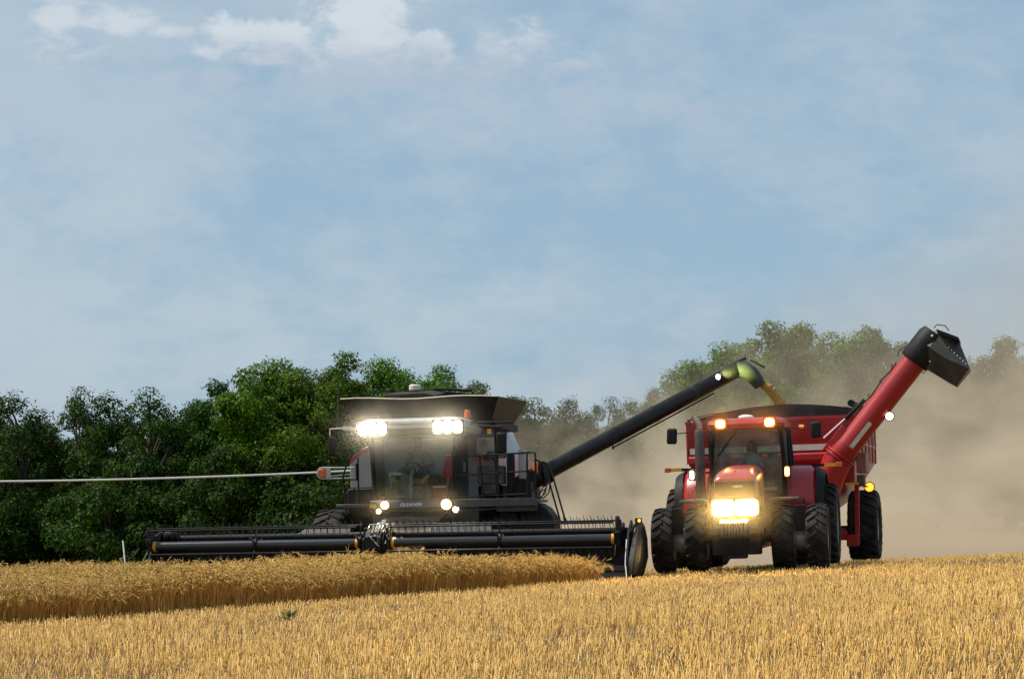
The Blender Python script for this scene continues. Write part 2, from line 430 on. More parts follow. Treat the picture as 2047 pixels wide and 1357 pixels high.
def wheat_field():
    xs_, ys_ = [], []
    def put(x0, x1, y0, y1, d):
        n = int((x1 - x0) * (y1 - y0) * d); x = rng.uniform(x0, x1, n); y = rng.uniform(y0, y1, n)
        near = y < edge_y(x) + 1.0
        k = is_wheat(x, y) & (np.abs(x) < .30 * y + 5.0) & (near | (rng.random(n) < .5)); xs_.append(x[k]); ys_.append(y[k])
    put(-17, 2.6, 25, 44.5, 600)
    put(-25, -8.4, 42, 60, 110)
    x = np.concatenate(xs_); y = np.concatenate(ys_); n = len(x); z = ground_z(x, y)
    wave = .05 * np.sin(x * 1.1 + y * .6) + .03 * np.sin(x * 2.7 - y * 1.9)
    ed = np.clip((y - edge_y(x)) / .9, 0, 1); rt = np.clip((1.6 - x) / 1.0, 0, 1)
    h = np.clip((rng.normal(.575, .07, n) + wave) * (.90 + .10 * ed + rng.normal(0, .07, n) * (1 - ed)) * (.72 + .28 * rt) * (1 - .16 * np.clip((x + 4) / 5, 0, 1)), .2, .82)
    a = rng.normal(.15, 1.1, n); d = np.stack([np.cos(a), np.sin(a) * .8], 1) * np.where(rng.random(n) < .25, -1, 1)[:, None]   # nodding direction
    bend = np.clip(rng.normal(.11, .06, n), .0, .35)
    out_ = (1 - ed) * np.abs(rng.normal(0, .055, n))          # plants at the cut edge sag out over the stubble
    d = np.stack([d[:, 0] * bend + out_ * .5, d[:, 1] * bend - out_], 1); bend = np.linalg.norm(d, axis=1) + 1e-4; d = d / bend[:, None]
    # stem of three ribbon pieces
    per = np.stack([-d[:, 1], d[:, 0]], 1); th = rng.uniform(0, math.pi, n); rp = np.stack([np.cos(th), np.sin(th)], 1)
    ts = np.array([0, .45, .8, 1.0]); V = np.zeros((n, 8, 3))
    for i, t in enumerate(ts):
        off = bend * t ** 2.5
        w = .0045
        for sgn, j in ((-1, 0), (1, 1)):
            V[:, 2 * i + j, 0] = x + d[:, 0] * off + rp[:, 0] * w * sgn; V[:, 2 * i + j, 1] = y + d[:, 1] * off + rp[:, 1] * w * sgn
            V[:, 2 * i + j, 2] = z + h * t
    b = np.arange(n)[:, None] * 8
    q = np.concatenate([b + np.array([[2 * i, 2 * i + 1, 2 * i + 3, 2 * i + 2]]) for i in range(3)], 0)
    # nodding ear: square section, three rings to a tip, with a few awns
    tip = np.stack([x + d[:, 0] * bend, y + d[:, 1] * bend, z + h], 1)
    droop = rng.uniform(-.8, 1.1, n) + .1; L = rng.uniform(.07, .105, n)
    H = np.zeros((n, 14, 3)); dirs = np.stack([d[:, 0] * np.cos(droop), d[:, 1] * np.cos(droop), -np.sin(droop)], 1)
    pr = np.stack([per[:, 0], per[:, 1], np.zeros(n)], 1); up = np.cross(dirs, pr)
    H[:, 0] = tip
    for r_, (f, w) in enumerate(((.3, .0085), (.7, .0078))):
        for k in range(4):
            c_, s_ = ((1, 0), (0, 1), (-1, 0), (0, -1))[k]
            H[:, 1 + r_ * 4 + k] = tip + dirs * (L * f)[:, None] + pr * (w * c_) + up * (w * s_)
    H[:, 9] = tip + dirs * L[:, None]
    for k in range(4):
        H[:, 10 + k] = tip + dirs * (L * (1.5 + .35 * rng.random(n)))[:, None] + pr * rng.normal(0, .03, n)[:, None] + up * rng.normal(.01, .03, n)[:, None]
    hb = n * 8 + np.arange(n)[:, None] * 14
    q2 = np.concatenate([hb + np.array([[1 + k, 1 + (k + 1) % 4, 5 + (k + 1) % 4, 5 + k]]) for k in range(4)], 0)
    t2 = np.concatenate([hb + np.array([[0, 1 + k, 1 + (k + 1) % 4]]) for k in range(4)] + [hb + np.array([[9, 5 + (k + 1) % 4, 5 + k]]) for k in range(4)] + [hb + np.array([[5 + k, 5 + (k + 2) % 4, 10 + k]]) for k in range(4)], 0)
    me = np_mesh('standing_wheat', np.concatenate([V.reshape(-1, 3), H.reshape(-1, 3)]), np.concatenate([q, q2]), t2, [STEM, HEAD], np.concatenate([np.zeros(len(q)), np.ones(len(q2))]), np.ones(len(t2)))
    o = bpy.data.objects.new('standing_wheat', me); col.objects.link(o)
    return o
tag(wheat_field(), 'ripe golden wheat still standing in front of the harvester', 'wheat', kind='stuff')

# ------------------------------------------------------------------ trees
def leaf_material(name, dark, mid, light):
    m = bpy.data.materials.new(name); m.use_nodes = True
    g = NG(m.node_tree); p = m.node_tree.nodes['Principled BSDF']
    ge = g.n('ShaderNodeNewGeometry'); oi = g.n('ShaderNodeObjectInfo')
    r = ge.outputs['Random Per Island']
    c = g.mix(g.ss(r, .0, .7), c4(dark), c4(mid)); c = g.mix(g.ss(r, .7, 1.0), c, c4(light))
    hs = g.n('ShaderNodeHueSaturation'); g.link(c, hs.inputs['Color'])
    g.link(g.m('ADD', .485, g.m('MULTIPLY', oi.outputs['Random'], .03)), hs.inputs['Hue'])
    g.link(g.m('ADD', .8, g.m('MULTIPLY', oi.outputs['Random'], .4)), hs.inputs['Value'])
    g.link(hs.outputs[0], p.inputs['Base Color']); p.inputs['Roughness'].default_value = .6; p.inputs['Specular IOR Level'].default_value = .15
    tl = g.n('ShaderNodeBsdfTranslucent'); g.link(hs.outputs[0], tl.inputs[0])
    mx = g.n('ShaderNodeMixShader'); mx.inputs[0].default_value = .35
    g.link(p.outputs[0], mx.inputs[1]); g.link(tl.outputs[0], mx.inputs[2]); g.link(mx.outputs[0], m.node_tree.nodes['Material Output'].inputs[0])
    return m
LEAF = leaf_material('leaves_green', (.026, .064, .003), (.085, .18, .006), (.21, .34, .012))
LEAF2 = leaf_material('leaves_dark', (.010, .028, .003), (.032, .076, .005), (.085, .155, .010))

def crown(seed, H, Wd, nclump, per, base, size, airy, leafmat, droop=0.0):
    r = np.random.default_rng(seed)
    trunk = MB(); hb = H * base
    top = (r.normal(0, .3), r.normal(0, .3), H * .82)
    tp = [(0, 0, -.4), (r.normal(0, .08), r.normal(0, .08), hb * .5), (r.normal(0, .2), r.normal(0, .2), H * .45), top]
    trunk.tube(tp, [H * .022, H * .018, H * .012, H * .004], 7)
    cs, rad = [], []
    for k in range(nclump):
        while True:
            q = r.uniform(-1, 1, 3)
            l = np.linalg.norm(q)
            if .35 < l < 1: break
        zz = hb + (H - hb) * (.5 + .5 * q[2]); t = (zz - hb) / (H - hb)
        env = (.55 + .6 * math.sin(math.pi * min(1, .18 + t * .78))) * (1 + .18 * math.sin(3 * math.atan2(q[1], q[0]) + seed))
        c = np.array([q[0] * Wd / 2 * env, q[1] * Wd / 2 * env, zz]); cs.append(c); rad.append(r.uniform(.42, .85) * Wd / 6.0 * 1.15)
    for k in range(nclump):
        if k % (2 if airy else 3) == 0:
            c = cs[k]; z0 = min(H * .7, max(hb * .5, c[2] - abs(c[0]) * .9 - .8)); f = z0 / H
            a = Vector((0, 0, z0)); b = Vector(c); mid = a.lerp(b, .5) + Vector((0, 0, .15 * (b - a).length))
            trunk.tube([a, mid, b, b + (b - mid) * .5], [H * .009 * (1 - f * .5), H * .006, H * .003, .008], 5)
    P = []; N = []
    for c, rr in zip(cs, rad):
        m = int(per * r.uniform(.7, 1.3) * (rr / (Wd / 9)) ** 1.5)
        d = r.normal(0, 1, (m, 3)); d /= np.linalg.norm(d, axis=1)[:, None]
        s = rr * r.uniform(.35, 1.0, m) ** .6 * (1 + .35 * np.sin(d[:, 0] * 5 + c[0] * 3) * np.sin(d[:, 2] * 5 + c[1] * 4))
        p = c + d * s[:, None] * np.array([1.15, 1.15, .78]); P.append(p); N.append(d + np.array([0, 0, .5]) + r.normal(0, .5, (m, 3)))
    P = np.concatenate(P); N = np.concatenate(N); N /= np.linalg.norm(N, axis=1)[:, None]
    m = len(P); t = np.cross(N, r.normal(0, 1, (m, 3))); t /= np.linalg.norm(t, axis=1)[:, None] + 1e-6; bt = np.cross(N, t)
    s = r.uniform(.6, 1.3, m)[:, None] * size
    V = np.stack([P - t * s, P + bt * s * .55 + N * s * .12, P + t * s, P - bt * s * .55 + N * s * .12], 1)
    V[:, :, 2] = np.maximum(V[:, :, 2], -.1)
    cm = np_mesh('crown', V.reshape(-1, 3), np.arange(m)[:, None] * 4 + np.array([[0, 1, 2, 3]]), mats=[leafmat])
    return trunk.mesh('trunk', 'bark', 60), cm
ARCH = {
    'leafy': [crown(21, 10, 6.2, 82, 560, .12, .085, False, LEAF), crown(22, 10, 5.6, 76, 560, .10, .085, False, LEAF), crown(25, 10, 6.6, 90, 540, .14, .085, False, LEAF)],
    'airy': [crown(33, 9, 4.6, 54, 220, .34, .075, True, LEAF2), crown(34, 9, 5.0, 60, 210, .30, .075, True, LEAF2)],
    'dark': [crown(41, 10, 5.6, 78, 520, .05, .085, False, LEAF2), crown(42, 10, 6.2, 86, 520, .05, .085, False, LEAF2)],
    'bush': [crown(51, 4, 4.2, 42, 340, .0, .075, False, LEAF2), crown(52, 4, 4.8, 46, 340, .0, .075, False, LEAF2)],
}
def tree(kind, i, px, top, Y, width, label, group):
    x = (px - 1023.5) / FPX * Y; zg = gz(x, Y); h = EYE + (1015 - top) / FPX * Y - zg
    tm, cm = ARCH[kind][i % len(ARCH[kind])]
    h0 = {'leafy': 10, 'airy': 9, 'dark': 10, 'bush': 4}[kind]
    root = empty('shrub' if kind == 'bush' else 'tree', (x, Y, zg)); root.rotation_euler = (0, 0, random.uniform(0, 6.28))
    root.scale = (width, width, h / h0)
    for nm, me in (('trunk', tm), ('crown', cm)):
        o = bpy.data.objects.new(nm, me); col.objects.link(o); o.parent = root
    tag(root, label, 'shrub' if kind == 'bush' else 'tree', group)
    return root
GL = 'trees of the dark tree line at left'
left_trees = [
    ('airy', -70, 800, 100, 1.15, 'thin leafed tree at the far left end of the tree line, cut by the frame'),
    ('airy', 45, 788, 98, 1.1, 'open crowned tree near the left edge of the photo with sky behind its twigs'),
    ('airy', 158, 782, 99, .85, 'small round headed tree with bare lower stem, second open tree from the left edge'),
    ('airy', 235, 788, 100, 1.0, 'sparse dark tree with forked limbs in the left tree line'),
    ('airy', 302, 783, 97, 1.0, 'tree with a fan of fine branches just left of the dip in the skyline'),
    ('dark', 375, 800, 102, .8, 'low dark tree standing in the dip of the skyline'),
    ('dark', 432, 770, 99, .9, 'dark tree stepping up from the skyline dip towards the tall trees'),
    ('leafy', 490, 752, 97, .85, 'bright leaved tree at the left shoulder of the tall green trees'),
    ('leafy', 555, 737, 99, .9, 'rounded green tree above the left half of the harvester header'),
    ('leafy', 622, 733, 97, .85, 'tall fresh green tree left of the harvester antenna'),
    ('leafy', 690, 722, 99, .95, 'tallest bright green tree directly behind the harvester grain tank'),
    ('leafy', 765, 735, 103, .8, 'green tree behind the harvester tank cover, partly veiled by dust'),
    ('leafy', 830, 745, 112, .95, 'greyish tree with upright shoots behind the harvester tank'),
    ('leafy', 890, 745, 114, .95, 'pointed grey green tree just right of the harvester tank cover'),
    ('dark', 955, 772, 114, .95, 'fading tree above the right corner of the grain tank'),
    ('dark', 1010, 790, 116, .9, 'low hazy tree right beside the grain tank flare'),
]
for i, (k, px, top, Y, w, lb) in enumerate(left_trees): tree(k, i, px, top, Y, w, lb, GL)
GB = 'shrubs filling the foot of the left tree line'
for i, (px, top, lb) in enumerate([(-40, 905, 'dark shrub at the foot of the trees, leftmost at the frame edge'), (70, 985, 'lighter leaved shrub low at left above the wheat'), (150, 890, 'tall shrub under the small round headed tree'),
        (225, 930, 'dark shrub left of the header end'), (300, 900, 'shrub behind the left header end'), (385, 935, 'shrub behind the left quarter of the reel'), (460, 880, 'broad shrub below the bright left shoulder tree'),
        (540, 930, 'shrub behind the middle of the left reel half'), (610, 890, 'shrub below the tall green tree by the marker arm'), (680, 905, 'shrub left of the harvester cab'), (760, 900, 'shrub hidden behind the harvester cab'), (850, 900, 'shrub behind the harvester body')]):
    tree('bush', i, px, top, 93 + (i % 3) * 1.5, 1.15 + .15 * (i % 2), lb, GB)
GM = 'second row trees closing the left tree line'
WHERE_L = ['past the left frame edge', 'behind the leftmost open crowned tree', 'between the first two open crowned trees', 'behind the small round headed tree', 'behind the sparse forked tree', 'behind the fan branched tree',
           'closing the dip of the skyline', 'behind the bright left shoulder tree', 'behind the rounded green tree', 'behind the tall tree by the antenna', 'behind the tallest bright green tree', 'behind the harvester tank cover']
for i, px in enumerate(range(-60, 800, 78)):
    t_ = tree('dark', i, px, 822 + (i * 37) % 40 - (45 if px > 430 else 0), 107, .95, 'dark second row tree ' + WHERE_L[i], GM)
GR = 'dust veiled trees at right'
right_trees = [
    ('airy', 1075, 802, 135, .9, 'low pale tree just right of the harvester, fading in dust'),
    ('airy', 1140, 796, 140, .6, 'lone slender tree standing clear between harvester and auger'),
    ('airy', 1212, 800, 140, .7, 'small hazy tree above the lower part of the unloading auger'),
    ('airy', 1252, 798, 142, .65, 'hazy tree left of the middle of the unloading auger'),
    ('dark', 1312, 786, 130, .6, 'small dark tree under the middle of the unloading auger'),
    ('leafy', 1385, 735, 128, .8, 'rounded tree left of the unloading auger tip'),
    ('leafy', 1470, 682, 130, 1.0, 'tree rising behind the unloading auger tip'),
    ('leafy', 1545, 660, 131, 1.0, 'tall green tree above the falling grain'),
    ('leafy', 1608, 664, 133, .85, 'tall tree above the tractor cab right half'),
    ('leafy', 1680, 659, 138, 1.0, 'tall dust faded tree between grain stream and cart auger'),
    ('dark', 1735, 664, 138, .95, 'dust faded tree touching the cart auger from the left'),
    ('dark', 1800, 682, 140, 1.4, 'blurred tree behind the red cart auger'),
    ('dark', 1870, 707, 140, 1.4, 'blurred tree behind the black cart spout'),
    ('dark', 1940, 712, 142, 1.4, 'blurred tree right of the black cart spout'),
    ('dark', 2015, 684, 140, 1.1, 'tallest blurred tree at the right edge of the photo'),
    ('dark', 2090, 690, 140, 1.1, 'blurred tree cut off by the right edge of the photo'),
]
for i, (k, px, top, Y, w, lb) in enumerate(right_trees): tree(k, i, px, top, Y, w * 1.25, lb, GR)
GU = 'undergrowth below the trees at right'
WHERE_R = ['just right of the harvester tank', 'under the lone slender tree', 'above the lower part of the unloading auger', 'above the middle of the unloading auger', 'behind the upper part of the unloading auger', 'below the auger tip',
           'behind the falling grain', 'behind the cart tarp', 'left of the red cart auger', 'behind the red cart auger', 'below the black cart spout', 'right of the black cart spout', 'at the right frame edge']
for i, px in enumerate(range(1060, 2120, 88)):
    tree('dark', i, px, 845 - (70 if 1350 < px < 1800 else (100 if px >= 1800 else 0)), 134, 1.05, 'low tree deep in dust ' + WHERE_R[i], GU)

# ------------------------------------------------------------------ dust raised by the machines
def dust_cloud():
    b = MB().bb(-9, 46, 53.5, 98, -4, 24); o = b.build('dust_cloud', 'tarp')
    m = bpy.data.materials.new('dust'); m.use_nodes = True; m.node_tree.nodes.clear(); g = NG(m.node_tree)
    t = g.n('ShaderNodeTexCoord'); s = g.n('ShaderNodeSeparateXYZ'); g.link(t.outputs['Object'], s.inputs[0])
    X, Y, Z = s.outputs
    mp = g.n('ShaderNodeMapping'); mp.inputs['Scale'].default_value = (1, .22, 1.15); g.link(t.outputs['Object'], mp.inputs[0])
    n1 = g.noise(mp.outputs[0], .15, 5, .62, .5)
    n2 = g.noise(mp.outputs[0], .34, 5, .62, .8)
    xp = g.m('MAXIMUM', X, 0.0)
    top = g.m('ADD', 2.8, g.m('MULTIPLY', xp, .13))
    hgt = g.m('SUBTRACT', g.m('ADD', top, g.m('ADD', g.m('MULTIPLY', g.m('SUBTRACT', n1, .5), 12.0), g.m('MULTIPLY', g.m('SUBTRACT', n2, .5), 6.0))), Z)
    lo = g.m('ADD', g.m('MULTIPLY', g.ss(hgt, -1.5, 5.5), .78), g.m('MULTIPLY', g.ss(hgt, g.m('SUBTRACT', -2.5, g.m('MULTIPLY', xp, .46)), 2.0), .22))
    left = g.ss(g.m('ADD', X, g.m('MULTIPLY', g.m('SUBTRACT', n1, .5), 8.0)), -3.0, 2.5)
    den = g.m('MULTIPLY', g.m('MULTIPLY', lo, left), g.m('ADD', .016, g.m('MULTIPLY', g.ss(n2, .34, .68), .115)))
    pv = g.n('ShaderNodeVolumePrincipled'); pv.inputs['Color'].default_value = (.88, .755, .58, 1); g.link(den, pv.inputs['Density'])
    pv.inputs['Anisotropy'].default_value = .15
    op = g.n('ShaderNodeOutputMaterial'); g.link(pv.outputs[0], op.inputs['Volume'])
    o.data.materials.clear(); o.data.materials.append(m)
    tag(o, 'tan dust cloud drifting behind the harvester and grain cart', 'dust', kind='stuff')
dust_cloud()

mat('hood_sky_red', (.50, .075, .05), .28, 0, (.46, .06, .045), 2.0, .8, dust=.15)  # red lightened with sky reflection and lamp light in the colour, plus dust
mat('divider_plastic', (.007, .0075, .009), .55, 0, (.011, .0115, .013), 3, dust=.015)
mat('chute_rubber', (.034, .032, .029), .5, 0, (.04, .037, .03), 3, dust=.18)
mat('dusty_sky_red', (.30, .085, .07), .55, 0, (.34, .16, .13), 3, dust=.5)  # cart red paled by a painted sky reflection, with mottled dust
mat('spout_rubber', (.06, .065, .045), .45, 0, (.04, .042, .03), 4)

# ------------------------------------------------------------------ frames of the machines
class Frame:
    """local axes: x to the machine's own left hand, y backwards, z up; root sits on the ground"""
    def __init__(s, X, Y, yaw, roll): s.X, s.Y, s.yaw, s.roll = X, Y, R(yaw), roll
    def root(s, name): return empty(name, (s.X, s.Y, gz(s.X, s.Y)), s.yaw, s.roll)
    def world(s, x, y, z):
        return Matrix.Translation((s.X, s.Y, gz(s.X, s.Y))) @ Matrix.Rotation(-s.yaw, 4, 'Z') @ Matrix.Rotation(-s.roll, 4, 'Y') @ Vector((x, y, z))

def arc(c, r, a0, a1, n, plane='yz', x=0):
    return [(x, c[0] + r * math.cos(R(a0 + (a1 - a0) * i / n)), c[1] + r * math.sin(R(a0 + (a1 - a0) * i / n))) for i in range(n + 1)]

# ------------------------------------------------------------------ wheels
def tyre_mesh(rad, w, nl, rimr, lug=.045):
    mb = MB(); h = w / 2; rc = rad - lug
    prof = [(rimr, -h * .82), (rimr + .04, -h * .95), (rimr + (rc - rimr) * .45, -h * 1.03), (rimr + (rc - rimr) * .8, -h), (rc - .03, -h * .88), (rc, -h * .6), (rc + .008, 0), (rc, h * .6), (rc - .03, h * .88), (rimr + (rc - rimr) * .8, h), (rimr + (rc - rimr) * .45, h * 1.03), (rimr + .04, h * .95), (rimr, h * .82)]
    mb.lathe(prof, (0, 0, 0), (1, 0, 0), 40)
    pitch = 2 * math.pi / nl
    for sgn in (-1, 1):
        for k in range(nl):
            t0 = k * pitch + (pitch / 2 if sgn > 0 else 0)
            # chevron bar from the middle of the tread to the shoulder
            st = [(-.03 * w, 0.0), (.22 * w, -pitch * .42), (.42 * w, -pitch * .68), (.51 * w, -pitch * .72)]
            wd = pitch * .19
            rr = [(rc - .02, rad), (rc - .02, rad - .004), (rc - .05, rad - .022), (rc - .13, rc - .075)]
            rings = []
            for (x, t), (ri, ro) in zip(st, rr):
                ring = []
                for (r_, dt) in ((ri, -wd * 1.25), (ri, wd * 1.25), (ro, wd * .8), (ro, -wd * .8)):
                    a = t0 + t + dt; ring.append((sgn * x, r_ * math.sin(a), r_ * math.cos(a)))
                rings.append(ring)
            mb.loft(rings)
    return mb.mesh('tyre', 'rubber', 30)
def rim_mesh(rimr, w, depth, hubr=.16):
    mb = MB(); h = w / 2 * .84
    for s in (-1, 1):
        mb.lathe([(rimr + .01, s * h), (rimr - .03, s * h), (rimr - .06, s * h * .8), (rimr - .09, s * h * .2), (rimr * .62, s * (h * .1 + depth)), (hubr * 1.3, s * (h * .1 + depth)), (hubr, s * (h * .35 + depth)), (.002, s * (h * .35 + depth))], (0, 0, 0), (1, 0, 0), 32)
        for k in range(8):
            a = k * math.pi / 4; mb.lathe([(.022, s * (h * .1 + depth)), (.022, s * (h * .16 + depth)), (.001, s * (h * .16 + depth))], (0, .75 * rimr * .7 * math.cos(a), .75 * rimr * .7 * math.sin(a)), (1, 0, 0), 6)
    return mb.mesh('wheel_rim', 'rim_grey', 30)
def place_wheel(root, tm, rm, loc, spin=0.0):
    r_ = bpy.data.objects.new('wheel', rm); col.objects.link(r_); r_.parent = root; r_.location = loc; r_.rotation_euler = (spin, 0, 0)
    t_ = bpy.data.objects.new('tyre', tm); col.objects.link(t_); t_.parent = r_
    return r_

# ------------------------------------------------------------------ people
def person(name, J, bones, head, heading, label, mats, zones, hands=(), cap=None):
    """J joint -> (pos, radius); one continuous skinned body with head, fingers; faces coloured by nearest bone"""
    names = list(J); idx = {n: i for i, n in enumerate(names)}
    vs = [J[n][0] for n in names]; rad = [J[n][1] for n in names]; es = [(idx[a], idx[b]) for a, b in bones]; zone = [zones.get(b, 0) for a, b in bones]
    segs = [(Vector(J[a][0]), Vector(J[b][0]), zones.get(b, 0)) for a, b in bones]
    for wrist, d, palm_n, curl in hands:                     # palm, four unequal fingers and a side thumb
        w = Vector(J[wrist][0]); d = Vector(d).normalized(); nrm = Vector(palm_n).normalized(); side = d.cross(nrm).normalized()
        palm = w + d * .085; vs.append(tuple(palm)); rad.append(.026); pi = len(vs) - 1; es.append((idx[wrist], pi)); segs.append((w, palm, 'hand'))
        for k, L in enumerate((.070, .080, .074, .056)):
            b0 = palm + side * (.030 - .02 * k) + d * .012
            m1 = b0 + d * L * .5 - nrm * L * .12 * curl; e1 = m1 + d * L * .32 - nrm * L * .42 * curl
            i0 = len(vs); vs += [tuple(b0), tuple(m1), tuple(e1)]; rad += [.010, .009, .0075]; es += [(pi, i0), (i0, i0 + 1), (i0 + 1, i0 + 2)]
            segs += [(palm, b0, 'hand'), (b0, m1, 'hand'), (m1, e1, 'hand')]
        b0 = w + d * .035 + side * .03; m1 = b0 + side * .03 + d * .025 - nrm * .012; e1 = m1 + d * .03 - nrm * .018
        i0 = len(vs); vs += [tuple(b0), tuple(m1), tuple(e1)]; rad += [.012, .010, .008]; es += [(pi, i0), (i0, i0 + 1), (i0 + 1, i0 + 2)]; segs += [(b0, m1, 'hand'), (m1, e1, 'hand')]
    me = bpy.data.meshes.new(name); me.from_pydata(vs, es, [])
    o = bpy.data.objects.new(name, me); col.objects.link(o)
    o.modifiers.new('skin', 'SKIN'); sub = o.modifiers.new('sub', 'SUBSURF'); sub.levels = 2; sub.render_levels = 2
    sv = me.skin_vertices[0].data
    for i, r in enumerate(rad): sv[i].radius = (r, r); sv[i].use_root = (i == idx['pelvis'])
    dg = bpy.context.evaluated_depsgraph_get(); body = bpy.data.meshes.new_from_object(o.evaluated_get(dg))
    bpy.data.objects.remove(o)
    import bmesh
    bm = bmesh.new(); bm.from_mesh(body); nb = len(bm.faces)
    # head: skull, jaw, nose, ears, eyes
    hc = Vector(head); H = Matrix.Translation(hc) @ Matrix.Rotation(heading, 4, 'Z')     # face looks along local -Y
    def blob(c, r, seg=14):
        bmesh.ops.create_uvsphere(bm, u_segments=seg, v_segments=max(6, seg * 2 // 3), radius=1.0, matrix=H @ Matrix.Translation(c) @ Matrix.Diagonal((*r, 1)))
    blob((0, .01, .02), (.077, .098, .105)); blob((0, -.025, -.055), (.055, .065, .06))
    blob((0, -.098, -.012), (.014, .022, .028), 8); blob((0, -.084, -.058), (.026, .012, .009), 8)
    for s in (-1, 1): blob((s * .08, .01, -.005), (.012, .026, .034), 8)
    nh = len(bm.faces)
    for s in (-1, 1): blob((s * .031, -.083, .015), (.012, .010, .008), 8)
    bm.faces.ensure_lookup_table()
    keys = {}
    order = []
    def slot(mn):
        if mn not in keys: keys[mn] = len(order); order.append(mn)
        return keys[mn]
    zmat = dict(mats)
    for i, f in enumerate(bm.faces):
        f.smooth = True
        if i >= nh: f.material_index = slot('hair'); continue
        if i >= nb: f.material_index = slot(zmat['skin']); continue
        c = f.calc_center_median(); best = None
        for a, b, z in segs:
            ab = b - a; t = max(0, min(1, (c - a).dot(ab) / max(1e-9, ab.length_squared))); d = (c - a - ab * t).length
            if best is None or d < best[0]: best = (d, z)
        f.material_index = slot(zmat['skin'] if best[1] in ('hand', 'neck') else zmat.get(best[1], zmat['shirt']))
    body.materials.clear()
    for mn in order: body.materials.append(MT[mn])
    bm.to_mesh(body); bm.free()
    p = bpy.data.objects.new(name, body); col.objects.link(p)
    hm = MB()
    if cap:
        hm.lathe([(.088, .0), (.092, .03), (.082, .075), (.05, .105), (.002, .115)], (0, .012, .045), (0, 0, 1), 18)
        hm.prism([(-.07, -.075), (-.055, -.15), (0, -.175), (.055, -.15), (.07, -.075)], .045, .055, 'z')
        nm = 'cap'
    else:
        hm.lathe([(.083, -.02), (.088, .03), (.08, .08), (.05, .115), (.002, .125)], (0, .022, .02), (0, 0, 1), 18); nm = 'hair'
    hb = hm.build(nm, cap or 'hair', p); hb.matrix_local = H
    tag(p, label, 'person')
    return p

def seated(J0, fwd_y=-1, lean=.06, knees=None, feet=None, hands=None):
    """joint table for a sitting figure, hip point J0, facing local -Y"""
    x, y, z = J0
    J = {'pelvis': ((x, y, z), .15), 'belly': ((x, y - .01, z + .18), .145), 'chest': ((x, y + lean * .5, z + .38), .15), 'collar': ((x, y + lean, z + .52), .095), 'neck': ((x, y + lean - .01, z + .60), .055), 'skull': ((x, y + lean - .02, z + .68), .05)}
    for s, n in ((-1, 'r'), (1, 'l')):
        J['sh_' + n] = ((x + s * .19, y + lean, z + .47), .07)
        hp = hands[n]; el = hands[n + 'e']
        J['el_' + n] = (el, .046); J['wr_' + n] = (hp, .031)
        J['hip_' + n] = ((x + s * .10, y - .04, z - .01), .10); J['kn_' + n] = (knees[n], .066); J['an_' + n] = (feet[n], .045)
    B = [('pelvis', 'belly'), ('belly', 'chest'), ('chest', 'collar'), ('collar', 'neck'), ('neck', 'skull')]
    for n in ('r', 'l'): B += [('collar', 'sh_' + n), ('sh_' + n, 'el_' + n), ('el_' + n, 'wr_' + n), ('pelvis', 'hip_' + n), ('hip_' + n, 'kn_' + n), ('kn_' + n, 'an_' + n)]
    return J, B
ZN = {'belly': 'shirt', 'chest': 'shirt', 'collar': 'shirt', 'neck': 'neck', 'skull': 'neck'}
for n_ in ('r', 'l'): ZN.update({'sh_' + n_: 'shirt', 'el_' + n_: 'shirt', 'wr_' + n_: 'hand', 'hip_' + n_: 'legs', 'kn_' + n_: 'legs', 'an_' + n_: 'legs'})

def lamp(root_obj, name, c, size, emis, house='black', shape='box', sub='lens', depth=.10, face=(0, -1, 0)):
    """a lamp housing (part) with its lit lens (sub-part), shining along local -Y"""
    x, y, z = c; w, h = size
    hb = MB()
    if shape == 'box': hb.bb(x - w / 2 - .02, x + w / 2 + .02, y, y + depth, z - h / 2 - .02, z + h / 2 + .02)
    else: hb.lathe([(w / 2 + .018, -.012), (w / 2 + .02, .02), (w / 2 * .8, depth * .7), (w / 2 * .3, depth), (.002, depth)], (x, y, z), (0, 1, 0), 18)
    o = hb.build(name, house, root_obj, .012 if shape == 'box' else 0)
    rim = {'lamp_white': 'glow_white', 'lamp_warm': 'glow_warm', 'lamp_orange': 'glow_orange', 'lamp_amber': 'glow_amber'}.get(emis)
    layers = [(1.0, 0.0, rim), (.92 if emis == 'lamp_warm' else .82, .014, emis)] if rim else [(1.0, 0.0, emis)]
    for f, dy, mt_ in layers:
        lb = MB(); w_, h_ = w * f, h * f; yy = y - dy
        if shape == 'box':
            rr_ = min(w_, h_) * (.24 if emis == 'lamp_warm' else .38)
            def ring(k, q_):
                return [(x + sx * (w_ / 2 - rr_) + k * rr_ * math.cos(R(a0 + 15 * q)), q_, z + sz * (h_ / 2 - rr_) + k * rr_ * math.sin(R(a0 + 15 * q))) for sx, sz, a0 in ((1, 1, 0), (-1, 1, 90), (-1, -1, 180), (1, -1, 270)) for q in range(7)]
            lb.loft([ring(1, yy - .001), ring(1, yy - .008), ring(.8, yy - .013)])
        else:
            lb.lathe([(.002, yy - y - .016), (w_ / 2 * .6, yy - y - .014), (w_ / 2, yy - y - .006), (w_ / 2, yy - y - .001), (.002, yy - y - .001)], (x, y, z), (0, 1, 0), 18)
        lb.build(sub if mt_ != emis or not rim else 'bulb', mt_, o)
    return o
BEAM = 1.0
def shine(frame, pt, aim, watt, color, angle=95, rad=.1):
    l = bpy.data.lights.new('lamp_beam', 'SPOT'); l.energy = watt * BEAM; l.color = color; l.spot_size = R(angle); l.spot_blend = .6; l.shadow_soft_size = rad
    o = bpy.data.objects.new('lamp_beam', l); col.objects.link(o); p = frame.world(*pt); q = frame.world(*aim)
    o.location = p; o.rotation_euler = (q - p).to_track_quat('-Z', 'Y').to_euler()

